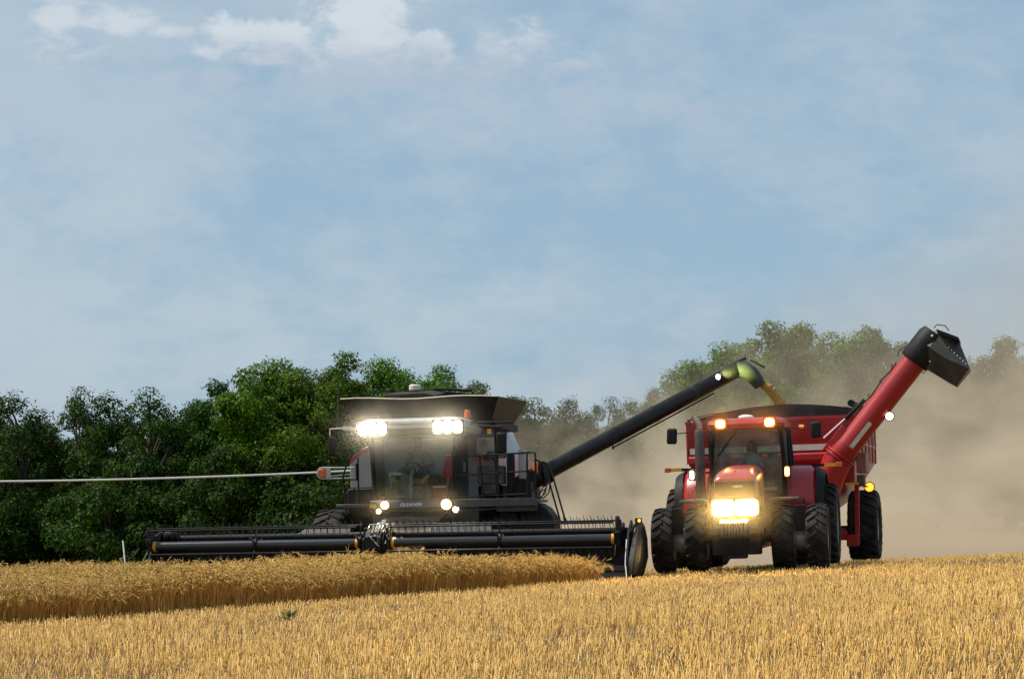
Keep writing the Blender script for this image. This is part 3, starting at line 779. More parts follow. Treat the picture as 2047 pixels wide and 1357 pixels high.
# ================================================================== TRACTOR
FT = Frame(5.0, 42.0, 12.5, .03)
def build_tractor():
    T = FT.root('tractor'); tag(T, 'red tractor on eight tyres with headlights blazing, towing the grain cart', 'tractor')
    ft = tyre_mesh(.72, .46, 20, .44); fr = rim_mesh(.44, .46, .02); rt = tyre_mesh(.95, .50, 22, .60, .05); rr = rim_mesh(.60, .50, .0, .2)
    for i, x in enumerate((-1.66, -.93, .93, 1.66)): place_wheel(T, ft, fr, (x, 0, .71), i * 1.3)
    for i, x in enumerate((-1.70, -.97, .97, 1.70)): place_wheel(T, rt, rr, (x, 3.05, .945), i * .7)
    b = MB(); b.tube([(-1.55, 0, .71), (1.55, 0, .71)], .085, 12); b.bb(-.3, .3, -.2, .25, .5, .95); b.build('axle', 'black', T, .01); MB().tube([(-1.6, 3.05, .945), (1.6, 3.05, .945)], .14, 14).build('axle', 'black', T)
    for x in (-1.295, 1.295):
        s = MB(); s.lathe([(.05, -.17), (.24, -.17), (.26, -.14), (.26, .14), (.24, .17), (.05, .17)], (x, 0, .71), (1, 0, 0), 24); s.build('wheel_spacer', 'rim_grey', T)
    b = MB(); b.bb(-.36, .36, -.8, 3.6, .62, 1.2); b.bb(-.45, .45, 1.2, 3.5, .8, 1.5); b.bb(-.2, .2, 3.4, 4.3, .5, .75); b.bb(-.5, .5, -.75, .9, .95, 1.25)
    b.build('chassis', 'black', T, .03)
    # hood: rounded sections from the nose back to the cab
    rings = []
    for y, w, zt, zb, rnd in ((-.98, .36, 1.97, 1.93, .05), (-.97, .43, 2.02, 1.60, .10), (-.86, .455, 2.10, 1.5, .14), (-.55, .46, 2.21, 1.45, .18), (0, .45, 2.29, 1.42, .20), (.8, .42, 2.33, 1.40, .20), (1.66, .38, 2.35, 1.40, .20)):
        ring = [(-w, y, zb)]
        for k in range(7):
            a = math.pi - k * math.pi / 2 / 6; ring.append((-w + rnd * 1.6 + rnd * 1.6 * math.cos(a), y, zt - rnd + rnd * math.sin(a)))
        for k in range(7):
            a = math.pi / 2 - k * math.pi / 2 / 6; ring.append((w - rnd * 1.6 + rnd * 1.6 * math.cos(a), y, zt - rnd + rnd * math.sin(a)))
        ring.append((w, y, zb)); rings.append(ring)
    h = MB().loft(rings).build('hood', 'hood_sky_red', T, sharp=50)
    MB().ell((-.0, -.84, 2.155), (.022, .02, .012), 10, 6).build('hood_badge', 'black', h)
    for s in (-1, 1):
        v_ = MB(); v_.bb(min(s * .438, s * .462), max(s * .438, s * .462), -.35, .75, 1.62, 1.92); v_.build('hood_vent', 'black', h, .006)
    g = MB(); g.prism([(-1.00, 1.58), (-1.055, 1.62), (-1.02, 1.93), (-.95, 1.94), (-.93, 1.58)], -.42, .42, 'x')
    for k in range(9): g.bb(-.41, .41, -1.062 + k * .004, -1.03, 1.625 + k * .033, 1.637 + k * .033)
    gr = g.build('grille', 'black', T)
    text_mesh('emblem', 'CASE IH', .058, 'white', gr, (.06, -1.058, 1.83), (R(84), 0, 0), .004)
    n = MB(); n.prism([(-.98, 1.12), (-1.05, 1.2), (-1.04, 1.58), (-.6, 1.58), (-.6, 1.12)], -.47, .47, 'x'); n.build('nose_panel', 'black', T, .03)
    for x in (-.25, .25): lamp(T, 'headlight', (x, -1.075, 1.38), (.50, .36), 'lamp_warm', depth=.06)
    f = MB(); f.bb(-.57, .57, -1.16, -.8, .80, .97); f.bb(-.5, .5, -1.05, -.5, .38, 1.15); f.bb(-.2, .2, -1.1, -.6, .3, .4)
    f.build('front_frame', 'black', T, .02)
    for k in range(10):
        x = -.27 + k * .06
        w = MB(); w.prism([(-1.2, .76), (-1.5, .74), (-1.55, .80), (-1.53, 1.06), (-1.42, 1.13), (-1.2, 1.11)], x - .022, x + .022, 'x'); w.build('front_weight', 'dark_grey', T, .008)
    # front fenders with hanging flaps between the dual tyres
    for s in (-1, 1):
        b = MB(); x0, x1 = (.66, 1.30)
        ro, n = .86, 8
        top = [(ro * math.cos(R(a)), .73 + ro * math.sin(R(a))) for a in [76 + 36 * i / n for i in range(n + 1)]]
        poly = top + [(p[0] * .975, .73 + (p[1] - .73) * .975) for p in reversed(top)]
        b.prism(poly, s * x0, s * x1, 'x')
        b.prism([(-.50, 1.40), (-.43, 1.41), (-.40, .86), (-.46, .84)], s * 1.20, s * 1.44, 'x')
        b.beam((s * .5, .0, 1.3), (s * .8, .0, 1.57), .06)
        b.build('front_fender', 'black', T, .006)
    # cab
    c = MB(); c.bb(-.80, .84, 1.78, 3.55, 1.36, 1.50); c.bb(-.80, .84, 1.76, 1.83, 1.5, 1.72); c.bb(-.80, .84, 3.48, 3.56, 1.5, 1.95)
    c.build('cab_floor', 'black', T, .02)
    P = {'a': ((-.79, 1.80, 1.5), (-.74, 1.72, 3.18)), 'b': ((.83, 1.80, 1.5), (.78, 1.72, 3.18)), 'c': ((-.84, 3.5, 1.5), (-.80, 3.4, 3.18)), 'd': ((.88, 3.5, 1.5), (.84, 3.4, 3.18)), 'e': ((-.85, 2.75, 1.5), (-.80, 2.7, 3.18)), 'f': ((.89, 2.75, 1.5), (.84, 2.7, 3.18))}
    for k, (p, q) in P.items():
        MB().tube([p, tuple((Vector(p) + Vector(q)) / 2 + Vector((.04 if p[0] > 0 else -.04, 0, 0))), q], .04 if k in 'ef' else .05, 8).build('cab_post', 'black', T)
    def pane(nm, pts, th=.008):
        v = [Vector(p) for p in pts]; nrm = (v[1] - v[0]).cross(v[2] - v[0]).normalized() * th
        return MB().hexa(v + [q + nrm for q in v]).build(nm, 'glass_tinted', T)
    ws = MB(); rows = []
    for zz, yy in ((1.73, 1.77), (2.2, 1.745), (2.7, 1.715), (3.16, 1.69)):
        rows.append([(-.75 + 1.54 * k / 8, yy + .07 * (abs(k - 4) / 4) ** 2, zz) for k in range(9)])
    ws.loft(rows, False, False); wsg = ws.build('windscreen', 'glass_tinted', T)
    for s in (-1, 1):
        dx = .04; e = .87 if s > 0 else .83
        pane('door_glass', [(s * e - .02, 1.84, 1.52), (s * e, 2.72, 1.52), (s * (e - .04), 2.68, 3.16), (s * (e - .06), 1.78, 3.16)])
        pane('side_window', [(s * e, 2.79, 1.52), (s * e, 3.46, 1.95), (s * (e - .04), 3.36, 3.16), (s * (e - .04), 2.74, 3.16)])
    pane('rear_window', [(-.8, 3.5, 1.96), (.84, 3.5, 1.96), (.8, 3.41, 3.16), (-.76, 3.41, 3.16)])
    r_ = MB(); rings = []
    for z, gx, y0, y1 in ((3.15, .78, 1.60, 3.45), (3.17, .86, 1.44, 3.50), (3.27, .885, 1.38, 3.52), (3.35, .86, 1.44, 3.48), (3.40, .74, 1.60, 3.35), (3.42, .48, 1.9, 3.1)):
        ring = []
        rr_ = .28
        for (cx, cy, a0) in ((gx - rr_, y0 + rr_, -90), (gx - rr_, y1 - rr_, 0), (-gx + rr_, y1 - rr_, 90), (-gx + rr_, y0 + rr_, 180)):
            for k in range(6):
                a = R(a0 + 90 * k / 5); ring.append((.03 + cx + rr_ * math.cos(a), cy + rr_ * math.sin(a), z))
        rings.append(ring)
    roof = r_.loft(rings).build('cab_roof', 'red', T, sharp=40)
    MB().bb(-.74, .80, 1.47, 1.62, 3.135, 3.20).build('roof_visor', 'black', roof, .02)
    MB().bb(-.72, .78, 1.75, 3.4, 3.125, 3.149).build('headliner', 'headliner', roof)
    for x in (-.53, .57): lamp(T, 'roof_lamp', (x, 1.40, 3.275), (.25, .22), 'lamp_orange', 'red', depth=.12)
    d = MB(); d.lathe([(.17, 0), (.18, .03), (.14, .07), (.06, .085), (.002, .087)], (-.03, 2.2, 3.42), (0, 0, 1), 20); d.build('satellite_receiver', 'white', T)
    w = MB(); w.tube([(-.19, 1.66, 3.13), (-.64, 1.70, 2.58)], .012, 6); w.beam((-.40, 1.665, 2.86), (-.655, 1.685, 2.55), .02, .03); w.build('windscreen_wiper', 'black', T)
    # inside the cab
    s = MB(); s.bb(-.24, .24, 2.55, 3.0, 1.83, 1.95); s.prism([(2.95, 1.9), (3.08, 1.9), (3.16, 2.62), (3.06, 2.66)], -.22, .22, 'x'); s.bb(-.2, .2, 2.65, 2.95, 1.5, 1.83); s.bb(-.13, .13, 3.06, 3.15, 2.66, 2.86)
    s.build('driver_seat', 'cloth_seat', T, .03)
    s = MB(); s.tube([(0, 2.02, 1.5), (0, 2.12, 2.15), (0, 2.22, 2.30)], [.09, .06, .035], 10); s.bb(-.14, .14, 2.0, 2.1, 2.05, 2.22)
    s.build('steering_column', 'dark_grey', T, .01)
    s = MB(); n = 22; ax = Vector((0, .55, .83)).normalized(); u = Vector((1, 0, 0)); v = ax.cross(u); c0 = Vector((0, 2.22, 2.33))
    s.tube([c0 + (u * math.cos(2 * math.pi * k / n) + v * math.sin(2 * math.pi * k / n)) * .2 for k in range(n + 1)], .016, 8, False)
    for a in (90, 210, 330): s.tube([c0, c0 + (u * math.cos(R(a)) + v * math.sin(R(a))) * .2], .012, 6)
    s.build('steering_wheel', 'black', T)
    s = MB(); s.bb(.34, .6, 2.3, 3.1, 1.5, 2.15); s.bb(.50, .56, 2.25, 2.3, 2.1, 2.5); s.bb(.42, .66, 2.2, 2.25, 2.35, 2.6); s.build('side_console', 'dark_grey', T, .02)
    s = MB(); s.bb(.20, .66, 1.84, 1.90, 1.76, 1.83); s.build('instrument_tray', 'light_grey', T, .01)
    s = MB(); s.bb(-.55, -.42, 2.0, 2.06, 2.35, 2.62); s.tube([(-.5, 2.05, 1.6), (-.5, 2.05, 2.4)], .012); s.build('monitor', 'dark_grey', T, .01)
    # rear fenders
    for sg in (-1, 1):
        f = MB(); x0, x1 = .92, 1.50
        pr = [(1.86, 1.38), (1.92, 1.75), (2.06, 2.05), (2.32, 2.25), (2.75, 2.33), (3.35, 2.30), (3.85, 2.1), (4.05, 1.8)]
        rings = [[(sg * x0, y, z), (sg * (x1 - .12), y, z - .01), (sg * x1, y + .02, z - .10), (sg * (x1 + .01), y + .03, z - .16), (sg * (x1 - .03), y + .05, z - .16), (sg * (x1 - .13), y + .05, z - .07), (sg * x0, y + .05, z - .06)] for y, z in pr]
        f.loft(rings); f.bb(min(sg * .88, sg * .93), max(sg * .88, sg * .93), 1.9, 3.9, 1.4, 2.1)
        fo = f.build('rear_fender', 'red', T, sharp=50)
        e = MB(); e.loft([[(sg * (x1 + .012), y + .01, z - .04), (sg * (x1 + .20), y + .02, z - .14), (sg * (x1 + .20), y + .04, z - .20), (sg * (x1 + .012), y + .04, z - .12)] for y, z in pr]); e.build('fender_extension', 'black', fo)
    # exhaust
    e = MB(); e.lathe([(.085, 1.45), (.11, 1.5), (.11, 3.10), (.105, 3.14), (.075, 3.16), (.07, 3.19)], (-1.0, 1.3, 0), (0, 0, 1), 18)
    ex = e.build('exhaust_stack', 'exhaust_metal', T)
    p = MB(); pts = [(-1.0, 1.3, 3.17)] + [(-1.0 - .16 * (1 - math.cos(R(a))), 1.3, 3.24 + .16 * math.sin(R(a))) for a in (15, 35, 55, 75)] + [(-1.16, 1.28, 3.41)]
    p.tube(pts, [.072, .072, .072, .072, .074, .078], 14, False); p.tube(pts[::-1], [.066, .064, .062, .062, .062, .062], 14, False); p.build('exhaust_elbow', 'pipe_tan', ex)
    MB().beam((-1.0, 1.35, 2.2), (-.8, 1.8, 2.2), .04).beam((-1.0, 1.32, 1.46), (-.4, 1.32, 1.40), .12).build('exhaust_bracket', 'black', ex)
    # mirrors
    for x, z, ax_ in ((-1.655, 3.05, -.78), (1.585, 3.08, .82)):
        m = MB(); m.box((x, 1.55, z), (.235, .10, .36), (0, R(3 if x < 0 else -2), 0)); mo = m.build('mirror', 'black', T, .05, seg=3)
        MB().tube([(x, 1.58, z + .05), (x * .8, 1.6, z + .07), (ax_, 1.72, z + .05)], .013, 6).build('mirror_arm', 'black', mo)
    # marker arms with reflector and amber lamp
    for s, x0, x1, z in ((-1, -1.38, -2.03, 2.31), (1, .95, 2.07, 2.31)):
        a = MB().beam((x0, 2.9, z), (x1, 2.9, z + .01), .05, .07).build('marker_arm', 'black', T)
        MB().bb(min(x1 - s * .14, x1 - s * .40), max(x1 - s * .14, x1 - s * .40), 2.866, 2.874, z - .035, z + .045).build('reflector', 'yellow', a)
        MB().bb(min(x1, x1 - s * .13), max(x1, x1 - s * .13), 2.85, 2.95, z - .05, z + .06).build('marker_lamp', 'orange', a, .01)
    lamp(T, 'work_lamp', (-1.27, 1.9, 2.16), (.11, .22), 'lamp_white', shape='box', depth=.08)
    lamp(T, 'work_lamp', (.905, 1.70, 2.17), (.12, .24), 'lamp_orange', shape='box', depth=.08)
    MB().bb(-1.33, -1.28, 1.93, 1.97, 1.72, 1.83).build('reflector', 'yellow', T)
    st = MB()
    for k in range(4): st.bb(.95, 1.25, 1.5 + .09 * k, 1.75 + .09 * k, .55 + .28 * k, .58 + .28 * k)
    st.beam((.95, 1.45, .5), (.95, 1.95, 1.6), .03, .08); st.beam((1.25, 1.45, .5), (1.25, 1.95, 1.6), .03, .08); st.build('steps', 'black', T)
    # tractor driver
    J, B = seated((0, 2.80, 2.06), lean=.05, knees={'r': (-.17, 2.36, 2.10), 'l': (.17, 2.36, 2.10)}, feet={'r': (-.16, 2.16, 1.60), 'l': (.16, 2.16, 1.60)},
                  hands={'re': (-.30, 2.68, 2.30), 'r': (-.19, 2.42, 2.33), 'le': (.30, 2.68, 2.28), 'l': (.19, 2.42, 2.33)})
    for n in ('r', 'l'):
        J['toe_' + n] = ((J['an_' + n][0][0], J['an_' + n][0][1] - .17, J['an_' + n][0][2] - .04), .035); B.append(('an_' + n, 'toe_' + n))
    z = dict(ZN); z.update({'toe_r': 'shoe', 'toe_l': 'shoe'})
    pr = person('person', J, B, (0, 2.80, 2.80), R(-22), 'person in a mint green shirt steering the red tractor', {'skin': 'skin_dark', 'shirt': 'shirt_mint', 'legs': 'jeans', 'shoe': 'black'}, z,
                hands=(('wr_r', (.15, -.8, .25), (0, .3, .9), 1.0), ('wr_l', (-.15, -.8, .25), (0, .3, .9), 1.0)))
    pr.matrix_world = Matrix.Translation((FT.X, FT.Y, gz(FT.X, FT.Y))) @ Matrix.Rotation(-FT.yaw, 4, 'Z') @ Matrix.Rotation(-FT.roll, 4, 'Y')
    for x in (-.25, .25): shine(FT, (x, -1.16, 1.38), (x, -12, 1.3), 420, (1, .66, .20), 165, .05)
    for x in (-.53, .57): shine(FT, (x, 1.34, 3.275), (x, -9, 7.5), 110, (1, .34, .04), 140, .04)
    shine(FT, (.905, 1.66, 2.17), (.9, -9, 2.1), 26, (1, .42, .08), 165, .03); shine(FT, (-1.27, 1.86, 2.16), (-1.27, -9, 2.1), 22, (1, .8, .5), 165, .03)
build_tractor()

# ================================================================== GRAIN CART
FC = Frame(6.55, 48.5, 15.5, .03)
def build_cart():
    T = FC.root('grain_cart'); tag(T, 'red grain cart with raised auger and dark tarp behind the tractor', 'grain cart')
    L = 6.2
    def rect(x, y0, y1, z): return [(-x, y0, z), (x, y0, z), (x, y1, z), (-x, y1, z)]
    h = MB()
    outer = [rect(.75, 2.1, 4.1, 1.05), rect(1.55, .75, L - .75, 1.75), rect(2.06, .10, L - .1, 2.62), rect(2.09, .02, L, 2.9), rect(2.08, 0, L, 3.66)]
    inner = [[(x * .96, .08 + y * .975, z + (.05 if z < 3.6 else 0)) for x, y, z in r] for r in outer]
    h.loft(outer, False); h.loft(inner[::-1], False)
    for i in range(4): j = (i + 1) % 4; h.add([outer[-1][i], outer[-1][j], inner[-1][j], inner[-1][i]], [(0, 1, 2, 3)])
    h.add(outer[0], [(3, 2, 1, 0)])
    hop = h.build('hopper', 'cart_red', T, .012)
    s = MB(); s.bb(-2.02, 2.02, -.012, .006, 2.90, 3.05); s.build('stripe', 'white_stripe', hop)
    s = MB(); s.prism([(-.03, 2.84), (-.06, 2.80), (-.06, 2.66), (.0, 2.60), (.06, 2.62), (.04, 2.86)], -2.05, 2.05, 'x'); s.build('front_bulge', 'cart_red', hop, .01)
    s = MB()
    for x in (-2.09, 2.10):
        for k in range(7): s.bb(x - .03, x + .03, .06 + k * 1.0, .13 + k * 1.0, 2.66, 3.66)
        s.bb(x - .02, x + .02, .1, L - .1, 3.06, 3.12); s.bb(x - .04, x + .04, 0, L, 3.66, 3.74)
    s.bb(-2.1, 2.1, -.03, .03, 3.66, 3.74); s.bb(-2.1, 2.1, L - .03, L + .03, 3.66, 3.74)
    s.build('side_ribs', 'cart_red', hop, .006)
    MB().bb(2.088, 2.098, .14, L - .14, 2.64, 3.655).build('side_sky_sheen', 'dusty_sky_red', hop)  # thin sheet added over the hopper side, sky reflection painted in its colour
    # arched extension boards and rolled tarp
    e = MB(); n = 16
    def arch(k): u = k / n; return 3.745 + .36 * math.sin(math.pi * (.06 + .80 * u)) ** .9 - .06 * (1 - u) * 0 - .36 * math.sin(math.pi * .06) ** .9 * (1 - u)
    top = [(-2.06 + 4.14 * k / n, arch(k)) for k in range(n + 1)]
    for y0, y1 in ((.015, .05), (L - .05, L - .015)): e.prism([(-2.06, 3.742)] + top[1:] + [(2.08, 3.742)], y0, y1, 'y')
    e.bb(2.05, 2.08, .05, L - .05, 3.742, top[-1][1]); e.bb(-2.08, -2.05, .05, L - .05, 3.742, 3.80)
    ex = e.build('extension_board', 'tarp', T)
    MB().tube([(-2.0, -.0, 3.80)] + [(-1.5 + k * .7, -.004, 3.84 + .15 * math.sin(math.pi * (k + 1) / 7.5)) for k in range(6)], .012, 6).build('seam_cord', 'black', ex)
    t = MB(); t.tube([(2.06, -.05, 4.03), (2.06, L + .05, 4.03)], .085, 12); t.build('rolled_tarp', 'black', T)
    t = MB()
    for k in range(1, 5):
        y = k * L / 5; t.tube([(p[0], y, p[1]) for p in top], .02, 6)
    t.build('tarp_bow', 'black', T)
    lamp(T, 'marker_lamp', (.82, -.04, 3.50), (.12, .07), 'lamp_amber_dim', 'cart_red', depth=.04)
    # running gear
    a = MB(); a.bb(1.74, 2.03, 1.05, 1.35, .46, .76); a.beam((2.0, 1.2, .5), (2.03, 1.2, 2.05), .11, .13); a.beam((-2.0, 1.2, .5), (-2.03, 1.2, 2.05), .11, .13); a.bb(-2.03, -1.74, 1.05, 1.35, .46, .76)
    a.bb(-1.58, -1.42, 1.2, 4.6, .62, .9); a.bb(1.42, 1.58, 1.2, 4.6, .62, .9); a.bb(-1.6, 1.6, 3.05, 3.35, .7, .98); a.beam((1.75, 1.3, 2.15), (1.3, 2.1, 1.5), .09); a.beam((2.03, 1.0, 2.05), (2.16, 2.0, 2.0), .06, .09)
    a.beam((-.5, 1.2, .8), (0, -2.6, .62), .16, .2); a.beam((.5, 1.2, .8), (0, -2.6, .62), .16, .2); a.bb(-1.74, 1.74, 1.1, 1.3, .62, .86)
    a.build('frame', 'cart_red', T, .012)
    wt = tyre_mesh(.96, .76, 22, .52, .045); wr = rim_mesh(.52, .76, .0, .2)
    for i, x in enumerate((-2.02, 2.02)): place_wheel(T, wt, wr, (x, 3.2, .95), i * .9)
    # front corner plates, stickers, reflectors
    p = MB(); p.hexa([(1.25, -.05, 2.0), (2.08, -.05, 2.0), (2.08, .12, 2.0), (1.25, .12, 2.0), (1.55, -.05, 2.62), (2.1, -.05, 2.62), (2.1, .08, 2.62), (1.55, .08, 2.62)]); p.build('corner_plate', 'cart_red', hop, .01)
    p = MB(); p.prism([(1.36, 2.06), (1.80, 2.06), (1.80, 2.16), (1.70, 2.25), (1.46, 2.25), (1.36, 2.16)], -.075, -.052, 'y'); p.build('tie_plate', 'mud_metal', hop)
    p = MB(); p.bb(1.38, 1.56, -.090, -.078, 2.03, 2.13); p.build('warning_label', 'white', hop)
    p = MB(); p.bb(1.565, 1.70, -.090, -.078, 2.03, 2.13); p.build('warning_label', 'black', hop)
    p = MB(); p.bb(1.43, 1.47, -.094, -.089, 2.06, 2.11); p.build('warning_mark', 'black', hop)
    p = MB(); p.bb(1.86, 2.20, -.10, -.09, 2.0, 2.06); p.build('reflector', 'yellow', T)
    b = MB(); b.bb(2.12, 2.36, .25, 1.2, 2.30, 2.80); b.build('tool_box', 'light_grey', T, .02).data.materials[0] = MT['dusty_sky_red']
    b = MB(); b.bb(2.12, 2.30, .2, .7, 1.98, 2.25); b.build('valve_box', 'mud_metal', T, .02)
    lamp(T, 'flasher', (2.28, 1.9, 1.96), (.24, .24), 'lamp_amber', 'black', 'round')
    MB().beam((2.1, 1.6, 2.0), (2.28, 1.98, 1.96), .04).build('flasher_bracket', 'black', T)
    # unloading auger: lower housing, folding upper tube, spout
    A0, A1, A2 = Vector((1.25, -.36, 1.55)), Vector((1.72, -.42, 2.62)), Vector((3.68, -.42, 4.98))
    au = MB(); d = (A2 - A1).normalized()
    au.tube([A1, A1 + d * .02, A1 + d * .5, A2], [.335, .345, .30, .30], 28); ao = au.build('auger_tube', 'cart_red', T)
    lo = MB(); lo.tube([A0, A0.lerp(A1, .6), A1 + d * .05], [.36, .36, .36], 24); lo.ell(tuple(A0), (.38, .38, .38), 18, 12); lo.bb(.9, 1.5, -.3, .3, 1.2, 1.9); lo.build('auger_base', 'cart_red', T)
    fl = MB(); 
    for q, rr_ in ((A1 + d * .06, .40), (A1 + d * .14, .40)): fl.lathe([(.30, -.025), (rr_, -.025), (rr_, .025), (.30, .025)], q, d, 24)
    side = Vector((-d.z, 0, d.x))
    fl.beam(A1 + side * .36 + Vector((0, -.1, 0)), A1 + d * .75 + side * .34 + Vector((0, -.1, 0)), .10, .16); fl.build('auger_hinge', 'cart_red', ao, .008)
    # white strip laid along the tube surface
    st = MB(); vs = []
    for t_ in (.30, 1.22):
        for da in (-10, 10):
            for rr_ in (.296, .306):
                a = R(-58 + da); q = A1 + d * t_ + (side * math.sin(R(-26)) * 0); 
                nrm = Vector((0, -1, 0)) * math.cos(R(20 + da)) + (-side) * math.sin(R(20 + da)); vs.append(q + nrm * rr_)
    st.add(vs, [(0, 1, 3, 2), (4, 6, 7, 5), (0, 4, 5, 1), (2, 3, 7, 6), (0, 2, 6, 4), (1, 5, 7, 3)]); st.build('stripe', 'white_stripe', ao)
    hy = MB(); p0 = A1 + side * .42 + d * .12 + Vector((0, -.12, 0)); hy.tube([Vector((1.38, -.2, 3.18)), Vector((1.95, -.22, 3.66))], .022, 8); hy.build('cylinder_rod', 'white', ao)
    hy = MB(); hy.tube([Vector((1.93, -.22, 3.64)), Vector((2.42, -.26, 4.08))], .05, 10); hy.build('hydraulic_cylinder', 'black', ao)
    ho = MB(); pts = [A1 + d * (.5 + k * .25) + side * (.325 + .02 * math.sin(k * 2.1)) + Vector((0, -.05, 0)) for k in range(10)]; ho.tube(pts, .018, 6)
    for k in range(5):
        q = A1 + d * (.8 + .45 * k) + side * .31; ho.tube([q, q + side * .07, q + side * .07 + d * .07], .012, 6)
    ho.build('hydraulic_hose', 'black', ao)
    eb = MB()
    q = A2 + d * -.14 - side * .30; eb.tube([q, q - side * .06 + d * .02, q - side * .05 + d * .09, q + d * .1], .014, 6); eb.build('lifting_eye', 'cart_red', ao)
    lp = A1 + d * 1.62 - side * .36 + Vector((0, -.15, 0))
    lamp(T, 'auger_lamp', tuple(lp), (.20, .20), 'lamp_white', 'black', 'round'); MB().beam(lp + Vector((0, .05, 0)), lp + side * .12 + Vector((0, .1, 0)), .03).build('lamp_bracket', 'black', T)
    # spout
    sp = MB(); C0 = A2 - d * .06
    sp.tube([C0, C0 + d * .05, C0 + d * .72, C0 + d * .86], [.36, .385, .385, .33], 26); so = sp.build('spout_hood', 'black', T, sharp=40)
    ch = MB(); U = [(4.0, 5.62), (4.28, 5.66), (4.72, 5.42), (4.80, 5.20), (4.98, 4.70)]; Rg = [(3.98, 5.30), (4.06, 5.25), (4.33, 5.02), (4.62, 4.86), (4.97, 4.68)]; Lw = [(3.90, 4.80), (3.99, 4.72), (4.28, 4.52), (4.46, 4.40), (4.65, 4.28)]
    rings = []
    for k in range(5):
        yu = (-.62, -.68, -.60, -.66, -.80)[k]; yr = (-.80, -.84, -.92, -.93, -.95)[k]; yl = (-.60, -.58, -.60, -.62, -.66)[k]
        rings.append([(U[k][0], -.84 - yu, U[k][1]), (U[k][0], yu, U[k][1]), (Rg[k][0], yr, Rg[k][1]), (Lw[k][0], yl, Lw[k][1]), (Lw[k][0], -.84 - yl, Lw[k][1]), (Rg[k][0], -.84 - yr, Rg[k][1])])
    ch.loft(rings); ch.build('spout_chute', 'chute_rubber', so, .015, sharp=20)
    fp = MB(); fp.hexa([(4.25, -.86, 5.58), (4.76, -.86, 5.34), (4.76, .02, 5.34), (4.25, .02, 5.58), (4.22, -.86, 5.68), (4.74, -.86, 5.45), (4.74, .02, 5.45), (4.22, .02, 5.68)]); fp.build('spout_flap', 'black', so, .01)
    bo = MB()
    for k in range(7): bo.ell((4.50 + k * .066, -.78 - .022 * k, 5.22 - k * .07), (.014, .012, .014), 8, 6)
    bo.ell((4.12, -.81, 5.52), (.03, .015, .03), 8, 6); bo.ell((4.05, -.80, 4.90), (.014, .01, .014), 8, 6); bo.build('bolt_heads', 'white', so)
    hd = MB(); hd.tube([(4.15, -.42, 5.74), (4.22, -.42, 5.82), (4.42, -.42, 5.78), (4.50, -.42, 5.66)], .014, 6); hd.build('spout_handle', 'black', so); hd = MB(); hd.tube([C0 + d * .2 + side * .38, C0 + d * .03 + side * .46, C0 - d * .12 + side * .40], .014, 6); hd.build('spout_handle', 'black', so)
    # ladder on the front
    ld = MB()
    for k in range(6): ld.tube([(-1.5, -.14, 1.6 + .32 * k), (-1.15, -.14, 1.6 + .32 * k)], .016, 6)
    ld.tube([(-1.5, -.14, 1.4), (-1.5, -.14, 3.7)], .02, 6); ld.tube([(-1.15, -.14, 1.4), (-1.15, -.14, 3.7)], .02, 6); ld.build('ladder', 'black', T)
build_cart()

